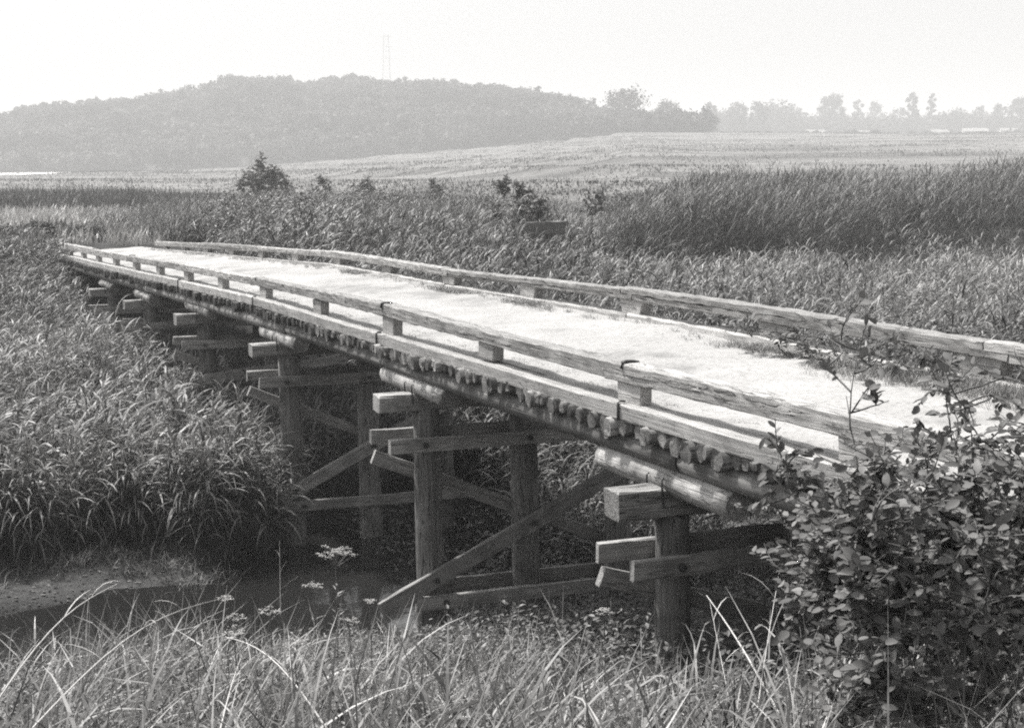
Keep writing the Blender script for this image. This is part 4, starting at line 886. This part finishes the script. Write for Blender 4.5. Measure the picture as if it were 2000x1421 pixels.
tree(1480, 196, 258, 46, 500, 'right-hand pale tree of the trio right of the gap', 11)
tree(1545, 205, 256, 50, 600, 'faint low tree between the pale trio and the tall twin-topped tree', 9)
tree(1620, 181, 258, 66, 540, 'tall twin-topped tree standing over the far fields at right', 14)
tree(1672, 190, 256, 30, 600, 'slender faint tree right of the twin-topped one', 7, True)
tree(1705, 196, 254, 44, 620, 'faint bushy tree left of the two tall thin pines', 9)
tree(1778, 176, 250, 36, 540, 'left one of the two tall thin pines', 9, True)
tree(1812, 176, 250, 26, 545, 'right one of the two tall thin pines, narrow and open', 7, True, lean=0.04)
tree(1755, 208, 250, 46, 560, 'low bushy tree under the two tall thin pines', 8)
tree(1862, 212, 250, 44, 600, 'small rounded tree right of the thin pines', 7)
tree(1908, 202, 248, 36, 560, 'pale tree second from the right edge', 8)
tree(1945, 200, 246, 50, 540, 'bushy tree close to the right edge', 10)
tree(1988, 188, 246, 56, 520, 'tree cut by the right edge of the view', 12)

n_ = 900; Y = U_(860, 1100, n_); px = U_(1360, 2080, n_); X = (px - 1000) / 2804 * Y; r_ = U_(4.0, 9.0, n_) + 14.0 * np.clip(vnoise(px, px * 0, 45, 5) - 0.35, 0, 1)
V, F, T = clumps(np.column_stack([X, Y, G(X, Y) + r_ * 0.8]), r_, 70, np.full(n_, 1.2), np.clip(rng.normal(0.5, 0.2, n_), 0, 1))
o = mesh_np('far_scrub', V, F, M_TREE, tone=T); tag(o, 'faint scrub filling the gaps under the skyline trees at right', 'scrub', kind='stuff')
n_ = 150; Y = U_(620, 860, n_); px = U_(1380, 2080, n_); X = (px - 1000) / 2804 * Y; r_ = U_(1.5, 3.2, n_)
V, F, T = clumps(np.column_stack([X, Y, G(X, Y) + r_ * 0.4]), r_ , 50, np.full(n_, 0.8), np.clip(rng.normal(0.5, 0.2, n_), 0, 1), 0.5)
o = mesh_np('field_bushes', V, F, M_TREE, tone=T); tag(o, 'low bushes dotted over the hazy fields at right', 'scrub', kind='stuff')

# ------------------------------------------------------------------ farm buildings in the haze
def house(px, pbase, wpx, hpx, Yd, label, rz=0.1):
    Yd = Yd * 1.7; s_ = Yd / 2804; X = (px - 1000) / 2804 * Yd; w_ = wpx * s_; h = hpx * s_; d_ = w_ * 0.6; z0 = float(G(X, Yd)) - 0.2
    t = empty('farmhouse', (X, Yd, z0), rz); tag(t, label, 'house')
    hw = h * 0.62; a_, c = w_ / 2, d_ / 2
    V = [(-a_, -c, 0), (a_, -c, 0), (a_, c, 0), (-a_, c, 0), (-a_, -c, hw), (a_, -c, hw), (a_, c, hw), (-a_, c, hw), (-a_, 0, h * 0.96), (a_, 0, h * 0.96)]
    mesh_np('wall', V, [np.array([[0, 1, 5, 4], [2, 3, 7, 6]]), np.array([[1, 2, 6, 9, 5], [3, 0, 4, 8, 7]])], M_PLASTER, t)
    e = 0.4; V = []
    for sx_ in (-a_ - e, a_ + e):
        V += [(sx_, -c - e, hw - 0.15), (sx_, 0, h), (sx_, c + e, hw - 0.15), (sx_, c + e, hw + 0.05), (sx_, 0, h + 0.22), (sx_, -c - e, hw + 0.05)]
    F = [[0, 6, 7, 1], [1, 7, 8, 2], [2, 8, 9, 3], [3, 9, 10, 4], [4, 10, 11, 5], [5, 11, 6, 0]]
    mesh_np('roof', V, [np.array(F), np.array([[0, 1, 2, 3, 4, 5], [11, 10, 9, 8, 7, 6]])], M_ROOF, t)
    for k_ in (-0.25, 0.25):
        x = k_ * w_; V = [(x - 0.9, -c - 0.05, hw * 0.35), (x + 0.9, -c - 0.05, hw * 0.35), (x + 0.9, -c - 0.05, hw * 0.75), (x - 0.9, -c - 0.05, hw * 0.75)]
        V += [(q[0], -c + 0.05, q[2]) for q in V]
        mesh_np('window', V, np.array([[0, 1, 2, 3], [5, 4, 7, 6], [0, 4, 5, 1], [3, 2, 6, 7], [0, 3, 7, 4], [1, 5, 6, 2]]), M_GLASSD, t)
house(1590, 266, 34, 13, 420, 'small pale farm building below the twin-topped tree')
house(1900, 250, 46, 16, 470, 'low farmhouse with a long roof near the right edge', -0.15)
house(1830, 245, 34, 14, 500, 'pale farmhouse below the tall thin pines', 0.2)
house(1680, 262, 30, 12, 450, 'small farm building between the twin-topped tree and the thin pines')
house(1965, 262, 40, 14, 430, 'pale farm shed nearest the right edge, in front of the trees', 0.3)
patch('pale_field', -260, -140, 330, 560, 0.06, M_PALE)

# ------------------------------------------------------------------ pylon on the hill
s_ = 1040 / 2804; Xp = (757 - 1000) * s_; zt = ZC + (345 - 74) * s_; zb = 45.0; hp = zt - zb
PY = empty('power_pylon', (Xp, 1040, zb)); tag(PY, 'faint lattice power pylon rising behind the wooded hilltop', 'pylon')
parts = []
def wf(z): return np.interp(z / hp, [0, 0.6, 1], [4.2, 2.4, 1.7])
lv = np.linspace(0, hp, 14)
for sx_, sy_ in ((-1, -1), (1, -1), (1, 1), (-1, 1)):
    parts.append(tube([(sx_ * wf(z), sy_ * wf(z), z) for z in lv], [0.14] * 14, 4))
for z0, z1 in zip(lv[:-1], lv[1:]):
    a_, b_ = wf(z0), wf(z1)
    for c0, c1 in (((-a_, -a_, z0), (b_, -b_, z1)), ((a_, -a_, z0), (-b_, -b_, z1)), ((-a_, a_, z0), (b_, b_, z1)), ((a_, a_, z0), (b_, -b_, z1)), ((-a_, -a_, z0), (-b_, b_, z1))):
        parts.append(tube([c0, c1], [0.08, 0.08], 3))
Vs, Fs, k = [], [], 0
for V, F in parts: Vs.append(V); Fs.append(F + k); k += len(V)
mesh_np('lattice_mast', np.concatenate(Vs), np.concatenate(Fs), M_STEEL, PY)
for z in (hp * 0.72, hp * 0.86, hp * 0.98):
    V, F = tube([(-4.4, 0, z), (0, 0, z + 0.3), (4.4, 0, z)], [0.12, 0.3, 0.12], 5); mesh_np('cross_arm', V, F, M_STEEL, PY)

# ------------------------------------------------------------------ haze
hx0, hx1, hy0, hy1, hz0, hz1 = -2600, 2600, -300, 2600, -4, 125
V = [(x, y, z) for z in (hz0, hz1) for x, y in ((hx0, hy0), (hx1, hy0), (hx1, hy1), (hx0, hy1))]
F = [[0, 3, 2, 1], [4, 5, 6, 7], [0, 1, 5, 4], [1, 2, 6, 5], [2, 3, 7, 6], [3, 0, 4, 7]]
m = bpy.data.materials.new('haze_air'); m.use_nodes = True; n = m.node_tree; n.nodes.clear()
oo = n.nodes.new('ShaderNodeOutputMaterial'); pv = n.nodes.new('ShaderNodeVolumePrincipled')
pv.inputs['Density'].default_value = 0.0011; pv.inputs['Color'].default_value = (0.98, 0.98, 0.975, 1); pv.inputs['Anisotropy'].default_value = 0.0
n.links.new(pv.outputs[0], oo.inputs['Volume'])
o = mesh_np('haze', V, np.array(F), m); tag(o, kind='stuff')
